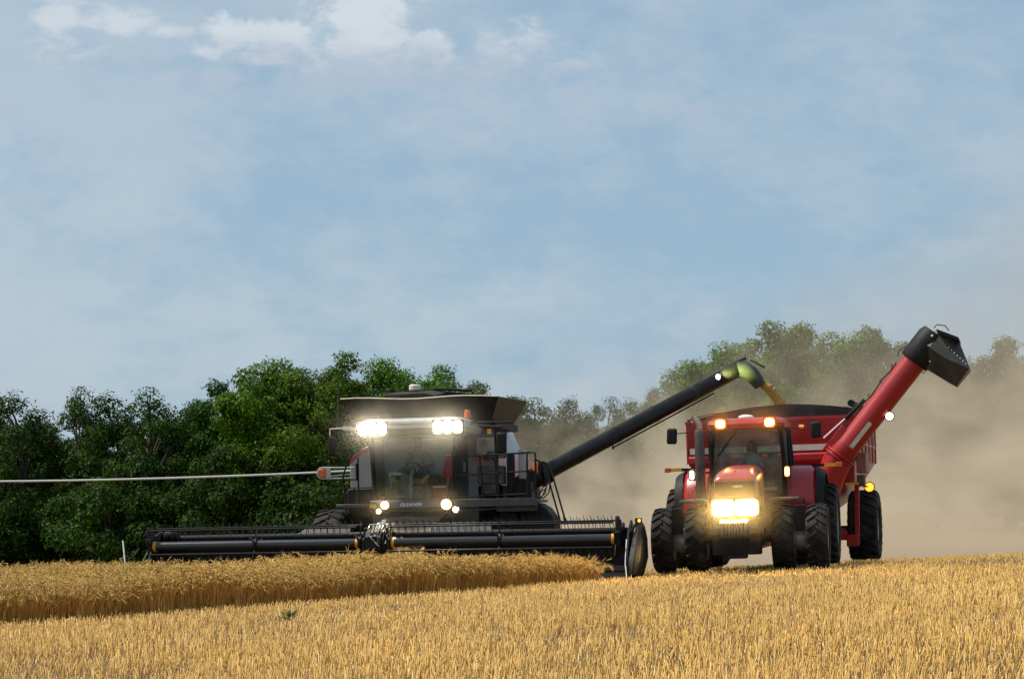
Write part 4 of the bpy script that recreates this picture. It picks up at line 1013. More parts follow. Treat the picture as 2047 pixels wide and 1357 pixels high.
# ================================================================== COMBINE HARVESTER
FH = Frame(-2.25, 44.8, 10.0, .02)
def build_combine():
    T = FH.root('combine_harvester'); tag(T, 'dark grey combine harvester with a wide reel header cutting the wheat', 'combine harvester')
    # body
    b = MB(); rings = []
    for y, w, zt in ((1.25, 1.72, 3.35), (1.9, 1.80, 3.62), (3.2, 1.92, 3.72), (5.2, 1.92, 3.72), (6.6, 1.80, 3.35), (7.4, 1.6, 2.9)):
        half = [(w - .05, .95), (w, 1.25), (w, 2.45), (w - .03, 2.75), (w - .25, 3.15), (w - .45, zt - .1), (w - .6, zt)]
        rings.append([(x, y, z) for x, z in half] + [(-x, y, z) for x, z in reversed(half)])
    body = b.loft(rings).build('body', 'light_grey', T, sharp=40)
    for s in (-1, 1):
        q = MB(); q.loft([[(s * (w + .004), y, 2.44), (s * (w - .022), y, 2.76), (s * (w - .10), y, 2.92), (s * (w - .085), y, 2.96), (s * (w - .005), y, 2.78), (s * (w + .02), y, 2.44)] for y, w in ((1.3, 1.73), (1.9, 1.80), (3.2, 1.92), (5.2, 1.92), (6.5, 1.81))])
        q.build('red_stripe', 'red', body)
        q = MB(); q.bb(min(s * 1.3, s * 1.90), max(s * 1.3, s * 1.90), 1.2, 6.8, .9, 2.22); q.build('lower_panel', 'black', body, .03)
    # front corner panel left of the cab: grey with a red brow
    q = MB(); q.prism([(-1.76, 2.23), (-1.22, 2.23), (-1.22, 3.26), (-1.45, 3.16), (-1.70, 2.98), (-1.76, 2.85)], 1.0, 1.22, 'y'); fp = q.build('corner_panel', 'light_grey', T, .02)
    q = MB(); q.prism([(-1.75, 2.80), (-1.62, 2.93), (-1.45, 3.04), (-1.22, 3.12), (-1.22, 3.24), (-1.45, 3.15), (-1.70, 2.97), (-1.75, 2.90)], .985, 1.003, 'y'); q.build('red_brow', 'red', fp)
    q = MB(); q.bb(-1.62, -.95, .9, 1.24, 1.55, 2.22); q.build('side_shield', 'black', T, .03); MB().bb(.95, 1.8, 1.3, 1.5, 1.2, 2.3).build('side_shield', 'black', T, .03)
    # grain tank extension: four flared panels and a roof cover
    bt = [(-1.60, 1.2, 3.76), (1.62, 1.2, 3.76), (1.62, 4.2, 3.76), (-1.60, 4.2, 3.76)]; tp = [(-1.94, .92, 4.33), (1.86, .92, 4.31), (1.97, 4.3, 4.38), (-1.92, 4.3, 4.38)]
    def panel(i, nm, seg=6, wav=0.0):
        j = (i + 1) % 4; a0, a1, c0, c1 = Vector(bt[i]), Vector(bt[j]), Vector(tp[i]), Vector(tp[j]); m = MB()
        nrm = ((a1 - a0).cross(c0 - a0)).normalized() * .03; ring = []
        for k in range(seg + 1):
            t = k / seg; p = a0.lerp(a1, t); q = c0.lerp(c1, t) + Vector((0, 0, wav * math.sin(t * 3 * math.pi + .5)))
            ring.append([p, q, q + nrm, p + nrm])
        return m.loft(ring).build(nm, 'tank_dark', T)
    tf = panel(0, 'tank_extension_panel', 10, .025); panel(1, 'tank_extension_panel'); panel(2, 'tank_extension_panel'); panel(3, 'tank_extension_panel')
    MB().tube([Vector(tp[0]).lerp(Vector(tp[1]), k / 10) + Vector((0, -.015, .012 + .025 * math.sin(k / 10 * 3 * math.pi + .5))) for k in range(11)], .016, 6).build('edge_rim_light', 'cream', tf)  # cream tube drawn as rim light along the front panel's top edge
    q = MB(); q.bb(-1.75, 1.75, 1.15, 4.3, 3.60, 3.77); q.build('tank_rim', 'black', T, .02)
    for x in (-1.05, .98): MB().hexa([(x - .06, 1.10, 3.92), (x + .09, 1.10, 3.92), (x + .09, 1.13, 3.92), (x - .06, 1.13, 3.92), (x - .11, .985, 4.22), (x + .07, .985, 4.22), (x + .07, 1.01, 4.22), (x - .11, 1.01, 4.22)]).build('panel_bracket', 'light_grey', T)
    q = MB(); zt = [(-1.75, 4.34), (-.95, 4.60), (.02, 4.62), (.30, 4.56), (1.0, 4.47), (1.75, 4.36)]
    q.loft([[(x, 2.5, z), (x, 3.5, z - .03), (x, 3.5, z - .07), (x, 2.5, z - .04)] for x, z in zt]); q.loft([[(x, 2.5, z - .02), (x, 1.25, z - .16), (x, 1.25, z - .2), (x, 2.5, z - .06)] for x, z in zt[1:4]]); q.prism([(-1.75, 4.2)] + [(x, z - .05) for x, z in zt] + [(1.75, 4.2)], 2.9, 3.1, 'y'); cv = q.build('tank_cover', 'tank_dark', T)
    q = MB(); q.tube([(.0, 2.45, 4.63), (.95, 2.45, 4.56), (.98, 2.45, 4.40)], .03, 8); q.build('cover_tube', 'black', cv)
    q = MB(); q.lathe([(.10, 0), (.14, .03), (.14, .13), (.11, .16), (.002, .165)], (-.46, 2.4, 4.585), (0, 0, 1), 18); q.build('satellite_receiver', 'cream', T)
    MB().box((-.85, 1.6, 4.44), (.35, .06, .05), (0, .05, 0)).build('tank_sensor', 'cream', T)
    # cab
    q = MB(); q.bb(-.95, 1.05, .02, 1.75, 1.78, 1.93); q.bb(-.85, 1.0, 1.66, 1.74, 1.93, 2.55); cf = q.build('cab_floor', 'black', T, .02)
    q = MB(); q.prism([(-.04, 1.93), (-.14, 1.90), (-.16, 1.72), (.04, 1.68), (.04, 1.93)], -1.0, 1.28, 'x'); bar = q.build('front_bumper', 'dark_grey', T, .012)
    text_mesh('lettering', 'GLEANER', .105, 'white', bar, (-.02, -.170, 1.80), (R(86), 0, 0), .004, .15, 1.15)
    P = [((-.90, .03, 1.93), (-.97, -.02, 3.40), .055), ((.97, .03, 1.93), (1.02, -.02, 3.40), .05), ((-.95, 1.7, 1.93), (-.98, 1.62, 3.4), .05), ((1.05, 1.7, 1.93), (1.06, 1.62, 3.4), .05)]
    for a, c, r_ in P: MB().tube([a, (Vector(a) + Vector(c)) / 2 + Vector((0, -.05 if a[1] < 1 else .03, 0)), c], r_, 8).build('cab_post', 'black', T)
    rows = []
    for zz, yy in ((1.94, -.01), (2.3, -.05), (2.8, -.06), (3.4, -.03)): rows.append([(-.88 + (1.86) * k / 10, yy - .06 * (1 - ((k - 5) / 5) ** 2), zz) for k in range(11)])
    MB().loft(rows, False, False).build('windscreen', 'glass', T)
    def pane(nm, pts, th=.008):
        v = [Vector(p) for p in pts]; nrm = (v[1] - v[0]).cross(v[2] - v[0]).normalized() * th
        return MB().hexa(v + [k + nrm for k in v]).build(nm, 'glass', T)
    pane('door_glass', [(1.02, .08, 1.95), (1.07, 1.64, 1.95), (1.07, 1.58, 3.38), (1.04, .05, 3.38)]); pane('side_window', [(-.93, .08, 1.95), (-.97, 1.64, 1.95), (-.99, 1.58, 3.38), (-.97, .05, 3.38)])
    pane('rear_window', [(-.85, 1.70, 2.56), (.98, 1.70, 2.56), (.98, 1.64, 3.38), (-.9, 1.64, 3.38)])
    rf = MB(); rings = []
    for z, x, y0, y1 in ((3.42, 1.06, -.05, 1.72), (3.44, 1.28, -.22, 1.8), (3.56, 1.36, -.30, 1.84), (3.72, 1.32, -.28, 1.82), (3.80, 1.1, -.12, 1.7)):
        ring = []; rr_ = .22
        for (cx, cy, a0) in ((x - rr_, y0 + rr_, -90), (x - rr_, y1 - rr_, 0), (-x + rr_, y1 - rr_, 90), (-x + rr_, y0 + rr_, 180)):
            for k in range(6): a = R(a0 + 90 * k / 5); ring.append((.02 + cx + rr_ * math.cos(a), cy + rr_ * math.sin(a), z))
        rings.append(ring)
    roof = rf.loft(rings).build('cab_roof', 'light_grey', T, sharp=40)
    MB().prism([(-.27, 3.57), (-.315, 3.55), (-.22, 3.40), (.0, 3.40), (.0, 3.57)], -.53, .55, 'x').build('roof_visor', 'black', roof, .015)
    MB().bb(-.52, .54, -.318, -.29, 3.655, 3.665).build('roof_seam', 'black', roof)
    MB().bb(-.95, 1.0, .05, 1.6, 3.395, 3.415).build('headliner', 'headliner', roof)
    for x0 in (-1.21, .57):
        for k in range(3):
            lamp(T, 'roof_lamp', (x0 + .115 + k * .23, -.345 + (.03 if (k == 0) == (x0 < 0) and k != 1 else 0), 3.56), (.225, .31), 'lamp_white', 'dark_grey', depth=.10)
    for x, z, s, e in ((-.62, 1.80, 0.20, 'lamp_warm'), (-.77, 1.66, 0.13, 'lamp_white'), (.83, 1.79, 0.25, 'lamp_warm'), (1.05, 1.67, 0.16, 'lamp_white')): lamp(T, 'lower_lamp', (x, -.24, z), (s, s), e, 'black', 'round', depth=.09)
    MB().bb(-1.0, -.86, -.185, -.172, 1.74, 1.83).build('reflector', 'yellow', T)
    MB().bb(1.72, 1.82, .28, .30, 3.40, 3.52).build('reflector', 'yellow', T)
    q = MB(); q.lathe([(.075, 0), (.078, .02), (.07, .15), (.05, .18), (.002, .185)], (1.28, .2, 3.79), (0, 0, 1), 16); q.build('beacon', 'orange', T)
    MB().tube([(1.28, .2, 3.6), (1.28, .2, 3.79)], .02, 6).build('beacon_stem', 'steel', T)
    q = MB(); q.tube([(-1.86, .3, 3.68), (-1.84, .3, 4.72)], .010, 6); q.lathe([(.025, 0), (.02, .1), (.01, .14)], (-1.86, .3, 3.62), (0, 0, 1), 8); q.build('antenna', 'dark_grey', T)
    # mirrors and their arms
    m = MB().box((-1.89, -.1, 3.20), (.17, .08, .46), (0, R(4), 0)).build('mirror', 'black', T, .03); a = MB(); a.beam((-1.25, .05, 3.58), (-1.65, .0, 3.62), .05, .09); a.tube([(-1.6, 0, 3.62), (-1.95, -.05, 3.60), (-1.95, -.05, 3.45)], .018, 6); a.build('mirror_arm', 'cream', m)
    m = MB().box((2.13, -.15, 3.17), (.24, .09, .48), (0, R(1), 0)).build('mirror', 'black', T, .04); a = MB(); a.tube([(1.36, .1, 3.62), (1.9, -.1, 3.56), (2.13, -.15, 3.55), (2.14, -.15, 3.38)], .018, 6); a.tube([(1.36, .2, 3.68), (2.3, .2, 3.66)], .03, 6); a.build('mirror_arm', 'black', m)
    # left ladder rail and marker arm
    q = MB(); q.tube([(-1.72, .45, 1.85), (-1.80, .45, 2.45), (-1.66, .45, 2.92), (-1.42, .45, 2.92), (-1.42, .45, 1.80)], .022, 8); q.tube([(-1.42, .45, 2.42), (-1.78, .45, 2.42)], .018, 6); q.tube([(-1.45, .44, 2.80), (-1.45, .44, 2.40)], .03, 6); q.build('hand_rail', 'black', T)
    MB().bb(-1.85, -.95, .0, 1.0, 1.76, 1.84).build('side_step', 'dark_grey', T, .01)
    q = MB(); q.tube([(-1.52, .5, 2.70), (-2.30, .5, 2.72)] + [(-2.30 - .13 * math.sin(R(a)), .5, 2.59 + .13 * math.cos(R(a))) for a in (30, 60, 90, 120, 150)] + [(-2.30, .5, 2.46), (-1.52, .5, 2.46)], .02, 8); q.beam((-2.12, .5, 2.52), (-1.52, .5, 2.56), .03); q.bb(-2.22, -2.10, .48, .52, 2.47, 2.71); ma = q.build('marker_arm', 'light_grey', T)
    MB().prism([(-2.41, 2.59), (-2.37, 2.68), (-2.23, 2.70), (-2.23, 2.48), (-2.37, 2.50)], .46, .54, 'y').build('marker_lamp', 'orange', ma, .01)
    # platform with railing on the cab side
    q = MB(); q.bb(1.06, 2.95, -.35, 1.3, 1.80, 1.86); q.bb(1.06, 2.95, -.38, -.34, 1.72, 1.90); q.beam((1.1, -.25, 1.62), (2.6, -.1, 1.72), .06, .05); q.bb(2.0, 2.9, -.2, .9, 1.60, 1.78); dk = q.build('platform', 'dark_grey', T, .008)
    q = MB(); top, mid, bot = 2.88, 2.44, 1.95
    q.tube([(1.10, -.3, 1.88), (1.06, -.3, top), (2.0, -.3, top + .02), (2.78, -.3, top + .05), (2.80, .5, top + .07), (2.80, .5, 1.86)], .022, 8)
    q.tube([(1.08, -.3, mid), (2.78, -.3, mid + .07), (2.80, .5, mid + .08)], .018, 8); q.tube([(1.10, -.3, bot), (2.74, -.3, bot + .04)], .018, 8)
    for x in (1.72, 2.06, 2.74): q.tube([(x, -.3, 1.86), (x - (.08 if x < 2 else .0), -.3, top + .02)], .022, 8)
    q.tube([(1.98, .0, 1.86), (1.96, .0, 3.60)], .03, 8); q.tube([(2.82, .3, 2.80), (2.92, .3, 2.74), (2.98, .3, 2.62), (2.93, .3, 2.45), (2.80, .3, 2.40)], .022, 8)
    q.build('railing', 'black', T)
    q = MB()
    for s in (0, .12): q.tube([(2.95 + s, .3, 2.60), (3.0 + s, .28, 2.68), (3.06 + s, .26, 2.62), (3.42 + s, .1, 1.35), (3.40 + s, .1, 1.28), (3.36 + s, .1, 1.32)], .022, 7)
    q.build('ladder_rail', 'black', T)
    q = MB()
    for k in range(4): x = 2.84 + .04 * k; q.tube([(x, 1.2, 2.5 + .05 * k), (x + .08, 1.0, 2.66), (x + .12, .9, 2.30), (x + .02 + .08 * (k % 2), .8, 2.02), (x - .05, .8, 1.88)], .014, 6)
    q.tube([(2.6, 1, 2.1), (2.75, 1, 2.0), (2.95, .9, 2.1)], .012, 6); q.build('hydraulic_hose', 'black', T)
    q = MB(); q.bb(2.72, 2.76, 1.1, 1.14, 2.50, 2.83); q.build('reflector', 'yellow', T); q = MB(); q.lathe([(.055, 0), (.055, .17), (.04, .2)], (2.72, .9, 2.52), (0, 0, 1), 12); q.build('marker_lamp', 'orange', T)
    # things behind the railing: battery box, lamp bracket, intake
    q = MB(); q.bb(1.35, 1.98, .9, 1.24, 2.25, 2.68); q.bb(1.45, 1.85, .8, .95, 2.0, 2.24); q.build('battery_box', 'mud_metal', T, .03); q = MB(); q.bb(1.30, 2.0, .95, 1.25, 2.86, 3.35); q.build('intake_box', 'beige', T, .04)
    q = MB(); q.lathe([(.17, 0), (.17, .05), (.10, .12), (.09, .16)], (1.70, .85, 2.86), (0, 0, 1), 16); q.build('intake_cap', 'dark_grey', T); q = MB(); q.prism([(1.22, 2.92), (1.52, 2.84), (1.52, 2.76), (1.3, 2.82)], .75, .80, 'y'); q.build('red_flash', 'red', T)
    q = MB(); q.bb(2.28, 2.44, 1.2, 1.5, 2.36, 3.05); q.build('air_duct', 'light_grey', T, .02); q = MB(); q.bb(2.05, 2.2, .9, 1.2, 1.95, 2.95); q.bb(2.05, 2.6, 1.0, 1.4, 1.86, 2.3); q.build('frame_post', 'black', T, .02)
    # wheels
    wt = tyre_mesh(.88, .72, 20, .50); wr = rim_mesh(.50, .72, .0, .2)
    for i, x in enumerate((-2.14, 2.14)): place_wheel(T, wt, wr, (x, .85, .86), i * .5)
    rt = tyre_mesh(.62, .5, 18, .34); rr = rim_mesh(.34, .5, .0, .14)
    for i, x in enumerate((-1.5, 1.5)): place_wheel(T, rt, rr, (x, 5.6, .60), i)
    MB().tube([(-2, .85, .86), (2, .85, .86)], .16, 12).build('axle', 'black', T); MB().tube([(-1.4, 5.6, .6), (1.4, 5.6, .6)], .1, 10).build('axle', 'black', T)
    q = MB(); pr = [(.2, .80), (.2, 1.45), (.35, 1.68), (.6, 1.78), (1.3, 1.78), (1.5, 1.5), (1.5, .8)]
    q.prism([(2.42, .75), (3.26, .75), (3.28, 1.1), (3.22, 1.45), (3.08, 1.66), (2.90, 1.77), (2.42, 1.79)], .2, 1.2, 'y'); q.bb(2.0, 2.42, .1, .3, 1.25, 1.75); q.build('side_fender', 'black', T, .05)
    # feeder house
    q = MB(); q.hexa([(-.72, -2.1, .30), (.78, -2.1, .30), (.70, .5, .95), (-.64, .5, .95), (-.72, -2.1, 1.15), (.78, -2.1, 1.15), (.70, .5, 1.66), (-.64, .5, 1.66)]); q.build('feeder_house', 'black', T, .03)
    # unloading auger
    base, e1, tip = Vector((1.85, 2.6, 2.05)), Vector((2.45, 2.75, 2.42)), Vector((7.17, 6.2, 5.13))
    d = (tip - e1).normalized(); side = d.cross(Vector((0, 1, 0))).normalized()
    if side.z < 0: side = -side
    q = MB(); q.tube([(1.75, 2.6, 1.4), base, base.lerp(e1, .5) + Vector((0, 0, .02)), e1 + d * .1], [.30, .29, .26, .25], 20); q.lathe([(.2, -.03), (.30, -.03), (.30, .03), (.2, .03)], e1 + d * .12, d, 22); q.lathe([(.2, -.03), (.29, -.03), (.29, .03), (.2, .03)], e1 + d * .3, d, 22); q.build('auger_elbow', 'black', T)
    q = MB(); q.tube([e1 + d * .05, tip - d * .45, tip], [.20, .20, .20], 28)
    for k in range(1, 5): q.lathe([(.198, -.02), (.208, -.02), (.208, .02), (.198, .02)], e1.lerp(tip, k / 5.2), d, 28); tube = q.build('unloading_auger', 'auger_grey', T)
    q = MB(); q.tube([e1 + d * 2.2 - side * .25, tip - d * .95 - side * .25], .02, 6); q.tube([e1 + d * 2.2 - side * .3, e1 + d * 2.25 - side * .17], .02, 6); q.build('auger_stay', 'black', tube)
    q = MB(); q.tube([tip - d * .2 + side * .18, tip + d * .35 + side * .17], .045, 8); q.lathe([(.05, 0), (.06, .03), (.05, .06)], tip + d * .33 + side * .17, d, 8); q.build('tip_guard', 'auger_grey', tube)
    sp = MB(); pth = [tip - d * .02, tip + Vector((.17, .03, .01)), tip + Vector((.34, .05, -.10)), tip + Vector((.49, .08, -.28)), tip + Vector((.58, .10, -.44))]; sp.tube(pth, [.21, .225, .215, .185, .155], 20, False); sp.tube(pth[::-1], [.14, .165, .195, .205, .19], 20, False); sp.build('auger_spout', 'spout_rubber', tube)
    q = MB(); q.beam(tip + Vector((.35, -.2, .22)), tip + Vector((.72, -.16, .02)), .03, .05); q.build('spout_bracket', 'black', tube)
    lp = tip - d * .62 + Vector((-.0, -.235, .05))
    lamp(T, 'auger_lamp', tuple(lp), (.12, .15), 'lamp_white', 'black', depth=.05)
    shine(FH, tuple(lp + Vector((.1, -.16, .05))), tuple(tip + Vector((.10, .05, .25))), 320, (.85, 1, .36), 80, .04)
    # ---------------- header (sub-parts hang under it)
    h = MB(); XL, XR = -5.50, 5.32
    h.tube([(XL, -2.05, 1.13), (XR, -2.05, 1.13)], .075, 14); h.bb(XL, -.75, -2.1, -2.06, .35, 1.08); h.bb(.80, XR, -2.1, -2.06, .35, 1.08)
    h.hexa([(XL, -3.35, .10), (XR, -3.35, .10), (XR, -2.1, .22), (XL, -2.1, .22), (XL, -3.35, .14), (XR, -3.35, .14), (XR, -2.1, .38), (XL, -2.1, .38)])
    h.prism([(-3.5, .12), (-3.3, .1), (-2.0, .2), (-2.0, 1.18), (-2.2, 1.22), (-2.5, .95), (-3.2, .45)], XL - .03, XL + .02, 'x'); h.prism([(-3.3, .1), (-2.0, .2), (-2.0, 1.15), (-2.3, 1.36), (-2.9, 1.1), (-3.3, .5)], XR - .02, XR + .03, 'x')
    hd = h.build('header', 'black', T, .008)
    for x0, x1 in ((-2.30, -.98), (.86, 2.22)): 
        q = MB(); q.hexa([(x0, -2.13, 1.12), (x1, -2.13, 1.12), (x1, -2.09, 1.12), (x0, -2.09, 1.12), (x0 + (.35 if x0 < 0 else 0), -1.98, 1.34), (x1, -1.98, 1.34), (x1, -1.95, 1.34), (x0 + (.35 if x0 < 0 else 0), -1.95, 1.34)]); q.build('deck_shield', 'dark_grey', hd, .01)
    RC = (-2.72, .965)
    for x0, x1 in ((-5.32, -.60), (.12, 5.02)):
        q = MB(); q.tube([(x0, RC[0], RC[1]), (x1, RC[0], RC[1])], .105, 20); rt_ = q.build('reel_tube', 'gloss_black', hd)
        for xe in ((x0 + .03, x1 - .03)): MB().lathe([(.09, -.045), (.116, -.045), (.116, .045), (.09, .045)], (xe, RC[0], RC[1]), (1, 0, 0), 22).build('yellow_band', 'yellow', rt_)
        xm = (x0 + x1) / 2 + (0 if x0 < 0 else 0)
        for xs_ in (x0 - .02, -2.95 if x0 < 0 else 2.52, x1 + .02):
            q = MB(); q.lathe([(.05, -.03), (.15, -.03), (.15, .03), (.05, .03)], (xs_, RC[0], RC[1]), (1, 0, 0), 16)
            for k in range(5):
                a = R(158 - 72 * k); q.beam((xs_, RC[0] + .1 * math.cos(a), RC[1] + .1 * math.sin(a)), (xs_, RC[0] + .47 * math.cos(a), RC[1] + .47 * math.sin(a)), .025, .05)
            q.build('reel_spider', 'black', hd)
        for k in range(5):
            ang = R(202 + 72 * k)          # angles measured in the y-z plane, towards the front first
            by, bz = RC[0] + .46 * math.cos(ang), RC[1] + .46 * math.sin(ang)
            q = MB(); q.tube([(x0, by, bz), (x1, by, bz)], .020, 8)
            for i in range(int((x1 - x0) / .148)):
                x = x0 + .08 + i * .148 + random.uniform(-.01, .01); w = random.uniform(-.02, .02)
                up = 1 if bz > RC[1] + .2 else 0
                q.tube([(x - .035 * up, by + .02, bz + .11 * up), (x, by, bz), (x + .01 + w, by - .015, bz - .10), (x + .035 + w, by - .045, bz - .20)], [.007, .010, .008, .004], 5)
            q.build('tine_bar', 'black', hd)
    # central reel drive
    q = MB(); q.bb(-.42, -.16, -2.9, -2.55, .82, 1.12); q.lathe([(.02, -.08), (.16, -.08), (.18, 0), (.16, .08), (.02, .08)], (-.24, RC[0], RC[1]), (1, 0, 0), 18); q.beam((-.28, -2.6, 1.1), (-.22, -1.9, 1.42), .10, .12); q.beam((-.05, -2.6, .9), (-.02, -1.9, 1.35), .07, .09); q.bb(-.5, -.42, -2.75, -2.6, .7, 1.3); q.bb(.0, .06, -2.75, -2.6, .7, 1.3); q.build('reel_drive', 'black', hd, .015)
    q = MB()
    for k in range(7): x = -.46 + .08 * k; q.tube([(x, -2.2, 1.38), (x + .04, -2.6, 1.30 + .03 * (k % 3)), (x + .02, -2.88, 1.08 - .04 * (k % 2)), (x - .05 + .02 * k, -2.86, .84)], .012, 6)
    q.build('reel_hose', 'gloss_black', hd)
    q = MB(); q.tube([(-.38, -2.93, 1.18), (-.12, -2.95, .9)], .014, 6); q.tube([(-.45, -2.4, 1.36), (.1, -2.4, 1.38)], .018, 6); q.bb(-.40, -.32, -2.94, -2.90, 1.10, 1.22); q.build('drive_rod', 'steel', hd)
    for xa in (XL + .12, XR - .22):
        q = MB(); q.beam((xa, -1.95, 1.25), (xa, -2.95, 1.05), .09, .13); q.tube([(xa + .02, -2.1, .8), (xa, -2.6, 1.08)], .03, 8); q.bb(xa - .05, xa + .05, -2.84, -2.6, .82, 1.38); q.build('reel_arm', 'black', hd, .01)
    q = MB(); q.ell((XL + .36, -2.1, 1.2), (.20, .15, .14), 12, 8); q.build('hose_guard', 'black', hd)
    # crop dividers
    q = MB(); q.tube([(-5.80, -3.2, .45), (-5.86, -3.1, .75), (-5.93, -3.0, 1.12)], .018, 6); q.build('divider_rod', 'white', hd)
    q = MB(); q.tube([(-5.55, -3.0, .95), (-5.62, -3.1, .80), (-5.76, -3.2, .68)], .02, 6); q.bb(-5.75, -5.5, -3.6, -2.9, .12, .55); q.build('left_divider', 'black', hd, .04)
    q = MB(); rings = []
    for z, x0, x1, y0, y1 in ((.10, 5.38, 5.56, -3.3, -2.5), (.22, 5.34, 5.62, -3.7, -2.3), (.55, 5.34, 5.69, -3.6, -2.1), (.95, 5.38, 5.68, -3.2, -2.1), (1.20, 5.44, 5.63, -2.9, -2.1), (1.32, 5.48, 5.58, -2.7, -2.2)):
        rings.append([(x0, (y0 + y1) / 2, z), (x0 + .05, y0 + .1, z), ((x0 + x1) / 2, y0, z), (x1 - .05, y0 + .1, z), (x1, (y0 + y1) / 2, z), (x1 - .03, y1, z), (x0 + .03, y1, z)])
    q.loft(rings); rd = q.build('end_divider', 'divider_plastic', hd, .02, sharp=50)
    MB().tube([(5.30, -3.0, .95), (5.29, -3.25, .45), (5.34, -3.45, .15)], .014, 6).build('divider_edge', 'white', rd); MB().tube([(5.30, -2.8, 1.0), (5.40, -2.85, 1.15), (5.5, -2.8, 1.30)], .03, 6).build('divider_stay', 'black', rd)
    q = MB(); q.bb(5.46, 5.60, -2.80, -2.7, 1.29, 1.40); q.build('lamp_box', 'black', rd, .01)
    lamp(rd, 'marker_lamp', (5.555, -2.83, 1.345), (.06, .07), 'lamp_amber', 'black', depth=.03)
    q = MB(); q.prism([(-2.8, 1.0), (-2.65, 1.0), (-2.62, 1.42), (-2.72, 1.46), (-2.82, 1.42)], 5.04, 5.12, 'x'); q.build('end_shield', 'black', hd, .01)
    # ---------------- inside the cab
    q = MB(); q.bb(-.40, .12, 1.05, 1.5, 2.28, 2.42); q.prism([(1.42, 2.38), (1.56, 2.38), (1.60, 3.10), (1.50, 3.14)], -.40, .12, 'x'); q.bb(-.3, .0, 1.1, 1.45, 1.93, 2.28); q.build('driver_seat', 'beige', T, .04)
    q = MB(); q.prism([(1.55, 3.12), (1.64, 3.12), (1.66, 3.38), (1.56, 3.38)], -.46, -.02, 'x'); q.build('head_rest', 'light_grey', T, .03)
    q = MB(); q.tube([(-.12, .30, 1.93), (-.12, .42, 2.50), (-.12, .55, 2.62)], [.07, .05, .03], 10); q.build('steering_column', 'rim_grey', T)
    q = MB(); n = 22; ax = Vector((0, .75, .66)).normalized(); u = Vector((1, 0, 0)); v = ax.cross(u); c0 = Vector((-.12, .56, 2.66))
    q.tube([c0 + (u * math.cos(2 * math.pi * k / n) + v * math.sin(2 * math.pi * k / n)) * .185 for k in range(n + 1)], .015, 8, False)
    for a in (90, 210, 330): q.tube([c0, c0 + (u * math.cos(R(a)) + v * math.sin(R(a))) * .185], .011, 6)
    q.build('steering_wheel', 'black', T)
    q = MB(); q.bb(.20, .55, .8, 1.5, 1.93, 2.45); q.bb(.26, .5, .62, .8, 2.3, 2.5); q.build('arm_console', 'cloth_seat', T, .03); q = MB(); q.bb(-.80, -.50, .5, .9, 1.94, 2.22); q.build('side_cabinet', 'beige', T, .03)
    q = MB(); q.bb(.55, .95, 1.1, 1.6, 1.94, 2.45); q.build('instructor_seat', 'cloth_seat', T, .05); q = MB(); q.tube([(-.62, .35, 2.0), (-.60, .35, 2.55), (-.45, .4, 2.62)], .015, 6); q.bb(-.66, -.34, .32, .36, 2.50, 2.56); q.build('monitor_arm', 'steel', T)
    M = Matrix.Translation((FH.X, FH.Y, gz(FH.X, FH.Y))) @ Matrix.Rotation(-FH.yaw, 4, 'Z') @ Matrix.Rotation(-FH.roll, 4, 'Y')
    # driver with both feet up against the screen
    J, B = seated((-.14, 1.22, 2.54), lean=.06, knees={'r': (-.44, .82, 2.66), 'l': (.16, .82, 2.66)}, feet={'r': (-.50, .42, 2.36), 'l': (.16, .42, 2.34)},
                  hands={'re': (-.46, 1.05, 2.80), 'r': (-.30, .78, 2.70), 'le': (.24, 1.08, 2.74), 'l': (.04, .74, 2.72)})
    B2 = list(B); J['toe_r'] = ((-.66, .36, 2.50), .045); J['toe_l'] = ((.30, .36, 2.50), .045); J['heel_r'] = ((-.46, .36, 2.32), .045); J['heel_l'] = ((.12, .36, 2.30), .045)
    for n in ('r', 'l'): B2 += [('an_' + n, 'heel_' + n), ('heel_' + n, 'toe_' + n)]
    z = dict(ZN); z.update({'toe_r': 'shoe', 'toe_l': 'shoe', 'heel_r': 'shoe', 'heel_l': 'shoe'})
    p = person('person', J, B2, (-.14, 1.24, 3.27), R(28), 'person in an olive shirt and dark cap driving the harvester with both soles up', {'skin': 'skin', 'shirt': 'shirt_tan', 'legs': 'jeans', 'shoe': 'sole'}, z,
               hands=(('wr_r', (.3, -.6, -.1), (0, .2, 1), 1.0), ('wr_l', (-.3, -.6, -.1), (0, .2, 1), 1.0)), cap='hair')
    p.matrix_world = M
    def cabthing(name, label, cat, loc):
        o = empty(name, M @ Vector(loc), FH.yaw, FH.roll); tag(o, label, cat); return o
    c = cabthing('cool_box', 'small red cool box with white lid on the harvester cab floor', 'cool box', (.54, .45, 1.935))
    MB().bb(-.15, .15, -.11, .11, 0, .24).build('box', 'cooler_red', c, .02); MB().bb(-.155, .155, -.115, .115, .242, .30).build('lid', 'white', c, .015)
    c = cabthing('plastic_bag', 'crumpled green and white bag lying behind the harvester windscreen', 'bag', (-.40, .28, 1.935))
    q = MB(); rings = []
    for z_, r_ in ((0, .09), (.04, .12), (.09, .10), (.13, .05), (.15, .01)): rings.append([(r_ * (1 + .25 * math.sin(3 * a + z_ * 40)) * math.cos(a), r_ * .8 * math.sin(a), z_) for a in [2 * math.pi * k / 14 for k in range(14)]])
    q.loft(rings); q.build('sack', 'bag_green', c)
    c = cabthing('jacket', 'bright red jacket hanging on the right post of the harvester cab', 'jacket', (.76, .35, 2.42))
    q = MB(); rings = []
    for z_, w in ((0, .15), (.10, .16), (.30, .12), (.48, .08), (.58, .06)): rings.append([(w * (1 + .12 * math.cos(5 * a)) * math.cos(a) + .03, .07 * (1 + .2 * math.cos(4 * a)) * math.sin(a), z_) for a in [2 * math.pi * k / 20 for k in range(20)]])
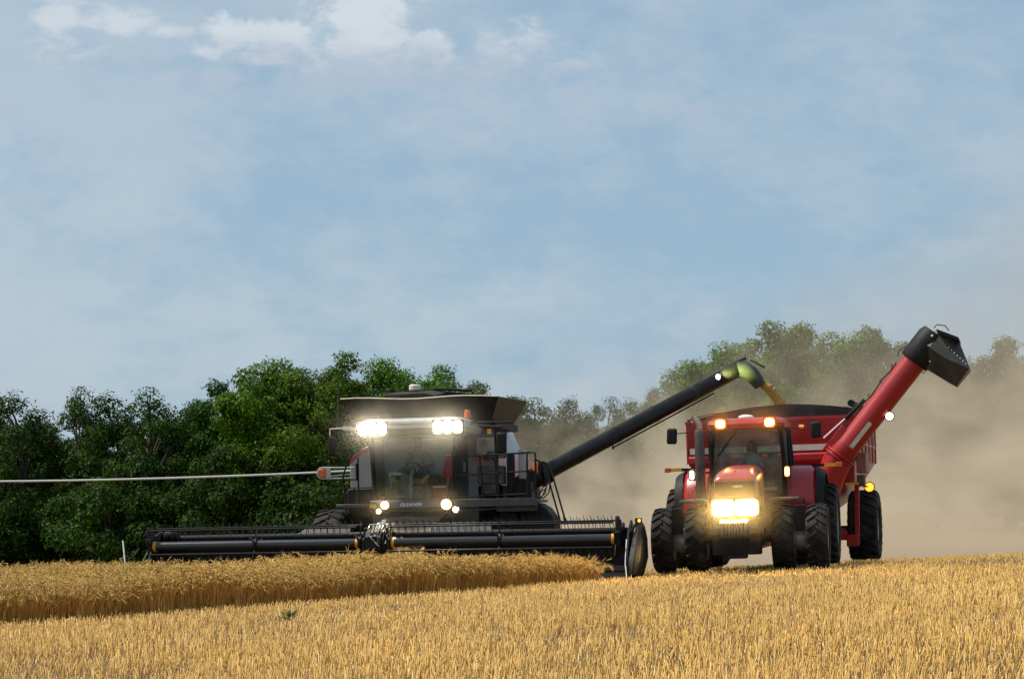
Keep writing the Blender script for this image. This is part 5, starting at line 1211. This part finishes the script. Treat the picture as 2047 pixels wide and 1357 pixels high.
    q.loft(rings); q.build('cloth', 'red_cloth', c, sharp=60); MB().bb(-.01, .07, -.075, -.06, .50, .56).build('collar', 'white', c); MB().tube([(.03, 0, .55), (.05, 0, .72), (.2, 0, .74)], .01, 6).build('hanger', 'steel', c)
    MB().tube([(.01, .0, .02), (-.02, .01, -.16), (-.05, .01, -.34)], [.03, .028, .02], 8).build('strap', 'pipe_tan', c)
    # straw taken in at the middle of the header
    q = MB(); rings = []
    for k in range(13):
        x = .02 + k * .062; hgt = .02 + .07 * math.sin(k * .55) + .03 * math.sin(k * 2.3)
        rings.append([(x, -2.95, .30), (x, -2.7, .45 + hgt), (x, -2.4, .72 + hgt), (x, -2.15, .98 + hgt), (x, -2.1, .5), (x, -2.5, .28)])
    q.loft(rings); s = q.build('cut_straw', 'grain', None); s.matrix_world = M; tag(s, 'cut golden crop piled at the mouth of the header', 'straw', kind='stuff')
    # falling grain
    q = MB(); a0 = tip + Vector((.53, .09, -.34)); pts = [a0 + Vector((.66 * t - .06 * t * t, .06 * t, -.22 * t - .46 * t * t)) for t in [k / 9 * 1.28 for k in range(10)]]
    fine_ = [pts[0].lerp(pts[1], 0)]
    for k in range(len(pts) - 1): fine_ += [pts[k].lerp(pts[k + 1], t) for t in (.33, .66, 1.0)]
    q.tube([p + Vector((random.uniform(-.012, .012), random.uniform(-.012, .012), 0)) for p in fine_], [.10 + .05 * k / len(fine_) + random.uniform(-.016, .016) for k in range(len(fine_))], 14)
    for k in range(420):
        t = random.random() ** .7; p = pts[min(len(pts) - 2, int(t * (len(pts) - 1)))].lerp(pts[min(len(pts) - 1, int(t * (len(pts) - 1)) + 1)], random.random())
        p = p + Vector((random.gauss(0, .075), random.gauss(0, .075), random.gauss(0, .05))); r_ = random.uniform(.006, .013)
        q.add([p + Vector((r_, 0, 0)), p + Vector((0, r_, 0)), p + Vector((-r_, 0, 0)), p + Vector((0, -r_, 0)), p + Vector((0, 0, r_ * 1.6)), p - Vector((0, 0, r_ * 1.6))], [(0, 1, 4), (1, 2, 4), (2, 3, 4), (3, 0, 4), (1, 0, 5), (2, 1, 5), (3, 2, 5), (0, 3, 5)])
    s = q.build('falling_grain', 'grain', None); s.matrix_world = M
    tag(s, 'stream of golden grain pouring from the auger into the cart', 'grain', kind='stuff')
    for x in (-1.0, -.72, .75, 1.02): shine(FH, (x, -.40, 3.565), (x, -9.5, 4.6), 340, (1, .93, .74), 160, .05)
    for x, w, zz in ((-.62, 90, 1.80), (.83, 150, 1.79), (-.77, 26, 1.66), (1.05, 36, 1.67)): shine(FH, (x, -.32, zz), (x, -9.5, 6.0), w, (1, .80, .42), 118, .03)
build_combine()
# grain already in the cart
def grain_heap():
    q = MB(); rings = []
    for k in range(15):
        y = .3 + k * .4; ring = []
        for i in range(13):
            x = -1.9 + i * .316; ring.append((x, y, 3.35 + .45 * math.exp(-((x - .4) ** 2 + (y - 2) ** 2) / 1.6) + .03 * math.sin(x * 5 + y * 3)))
        rings.append(ring)
    q.loft(rings, False, False); s = q.build('grain_heap', 'grain', None)
    s.matrix_world = Matrix.Translation((FC.X, FC.Y, gz(FC.X, FC.Y))) @ Matrix.Rotation(-FC.yaw, 4, 'Z') @ Matrix.Rotation(-FC.roll, 4, 'Y')
    tag(s, 'golden grain heaped inside the red cart', 'grain', kind='stuff')
grain_heap()

# ------------------------------------------------------------------ cable across the trees, weed
def cable():
    c = MB(); pts = []
    for k in range(25):
        t = k / 24; X = -34 + t * 30.3; pts.append((X, 60, 2.42 + .40 * max(0, (X + 17) / 13.3) ** 1.8 + .0006 * min(0, X + 17) ** 2))
    c.tube(pts, .032, 8); o = c.build('overhead_cable', 'cable_white', None); tag(o, 'pale sagging cable stretched across the dark trees at left', 'cable')
    p = empty('utility_pole', (-3.7, 60, gz(-3.7, 60))); tag(p, 'wooden pole carrying the pale cable behind the harvester', 'pole')
    MB().tube([(0, 0, -.3), (0, 0, 3.75)], [.11, .09], 10).build('pole', 'bark', p)
mat('cable_white', (.55, .56, .53), .5)
cable()
def weed():
    x, y = -2.5, 21.3; 
    x = (578 - 1023.5) / FPX * 29.5; y = 29.5
    r = empty('weed', (x, y, gz(x, y))); tag(r, 'small green weed growing alone among the cut stubble', 'weed')
    v = []; f = []
    for k in range(42):
        a = random.uniform(0, 6.28); L = random.uniform(.10, .24); el = random.uniform(.25, 1.0); b = len(v); w = random.uniform(.012, .022)
        d = Vector((math.cos(a) * math.cos(el), math.sin(a) * math.cos(el), math.sin(el))); s = Vector((-math.sin(a), math.cos(a), 0)) * w
        o = Vector((random.uniform(-.09, .09), random.uniform(-.06, .06), random.uniform(0, .08)))
        v += [o, o + d * L * .5 + s, o + d * L + Vector((0, 0, -.04)), o + d * L * .5 - s]; f.append((b, b + 1, b + 2, b + 3))
    m = MB(); m.add(v, f); m.build('leaves', leaf_material('weed_leaf', (.04, .09, .02), (.08, .15, .04), (.12, .2, .06)), r)
    MB().tube([(0, 0, 0), (.01, 0, .15)], .008, 5).build('stem', 'bark', r)
weed()

# ------------------------------------------------------------------ dust added round the lamps of the two machines to carry their glow
def glow_dust(frame, c, size, density, label):
    o = MB().ell((0, 0, 0), size, 24, 16).build('lamp_glow_dust', 'tarp'); M_ = Matrix.Translation(frame.world(*c)) @ Matrix.Rotation(-frame.yaw, 4, 'Z'); o.matrix_world = M_
    mm = bpy.data.materials.new('glow_dust'); mm.use_nodes = True; mm.node_tree.nodes.clear(); g = NG(mm.node_tree)
    t = g.n('ShaderNodeTexCoord'); mp = g.n('ShaderNodeMapping'); mp.inputs['Scale'].default_value = [1 / s for s in size]; g.link(t.outputs['Object'], mp.inputs[0])
    ln = g.n('ShaderNodeVectorMath', operation='LENGTH'); g.link(mp.outputs[0], ln.inputs[0])
    fall = g.ss(ln.outputs['Value'], .25, 1.0, 1.0, 0.0); nz = g.ss(g.noise(t.outputs['Object'], .9, 4, .6, .4), .25, .75, .35, 1.3)
    pv = g.n('ShaderNodeVolumePrincipled'); pv.inputs['Color'].default_value = (.86, .78, .66, 1); pv.inputs['Anisotropy'].default_value = .3
    g.link(g.m('MULTIPLY', g.m('MULTIPLY', fall, nz), density), pv.inputs['Density'])
    op = g.n('ShaderNodeOutputMaterial'); g.link(pv.outputs[0], op.inputs['Volume']); o.data.materials.clear(); o.data.materials.append(mm)
    tag(o, label, 'dust', kind='stuff')
glow_dust(FH, (.02, -.75, 3.5), (2.5, .9, 1.05), .05, 'thin added dust carrying the glow of the harvester roof lamps')
glow_dust(FH, (.1, -.8, 1.7), (2.1, .9, .75), .045, 'thin added dust carrying the glow of the lower harvester lamps')
glow_dust(FT, (.05, -1.5, 1.4), (1.5, .9, 1.0), .085, 'thin added dust carrying the glow of the tractor headlights')
glow_dust(FT, (.05, 1.0, 3.3), (1.7, .9, .7), .06, 'thin added dust carrying the glow of the tractor roof lamps')
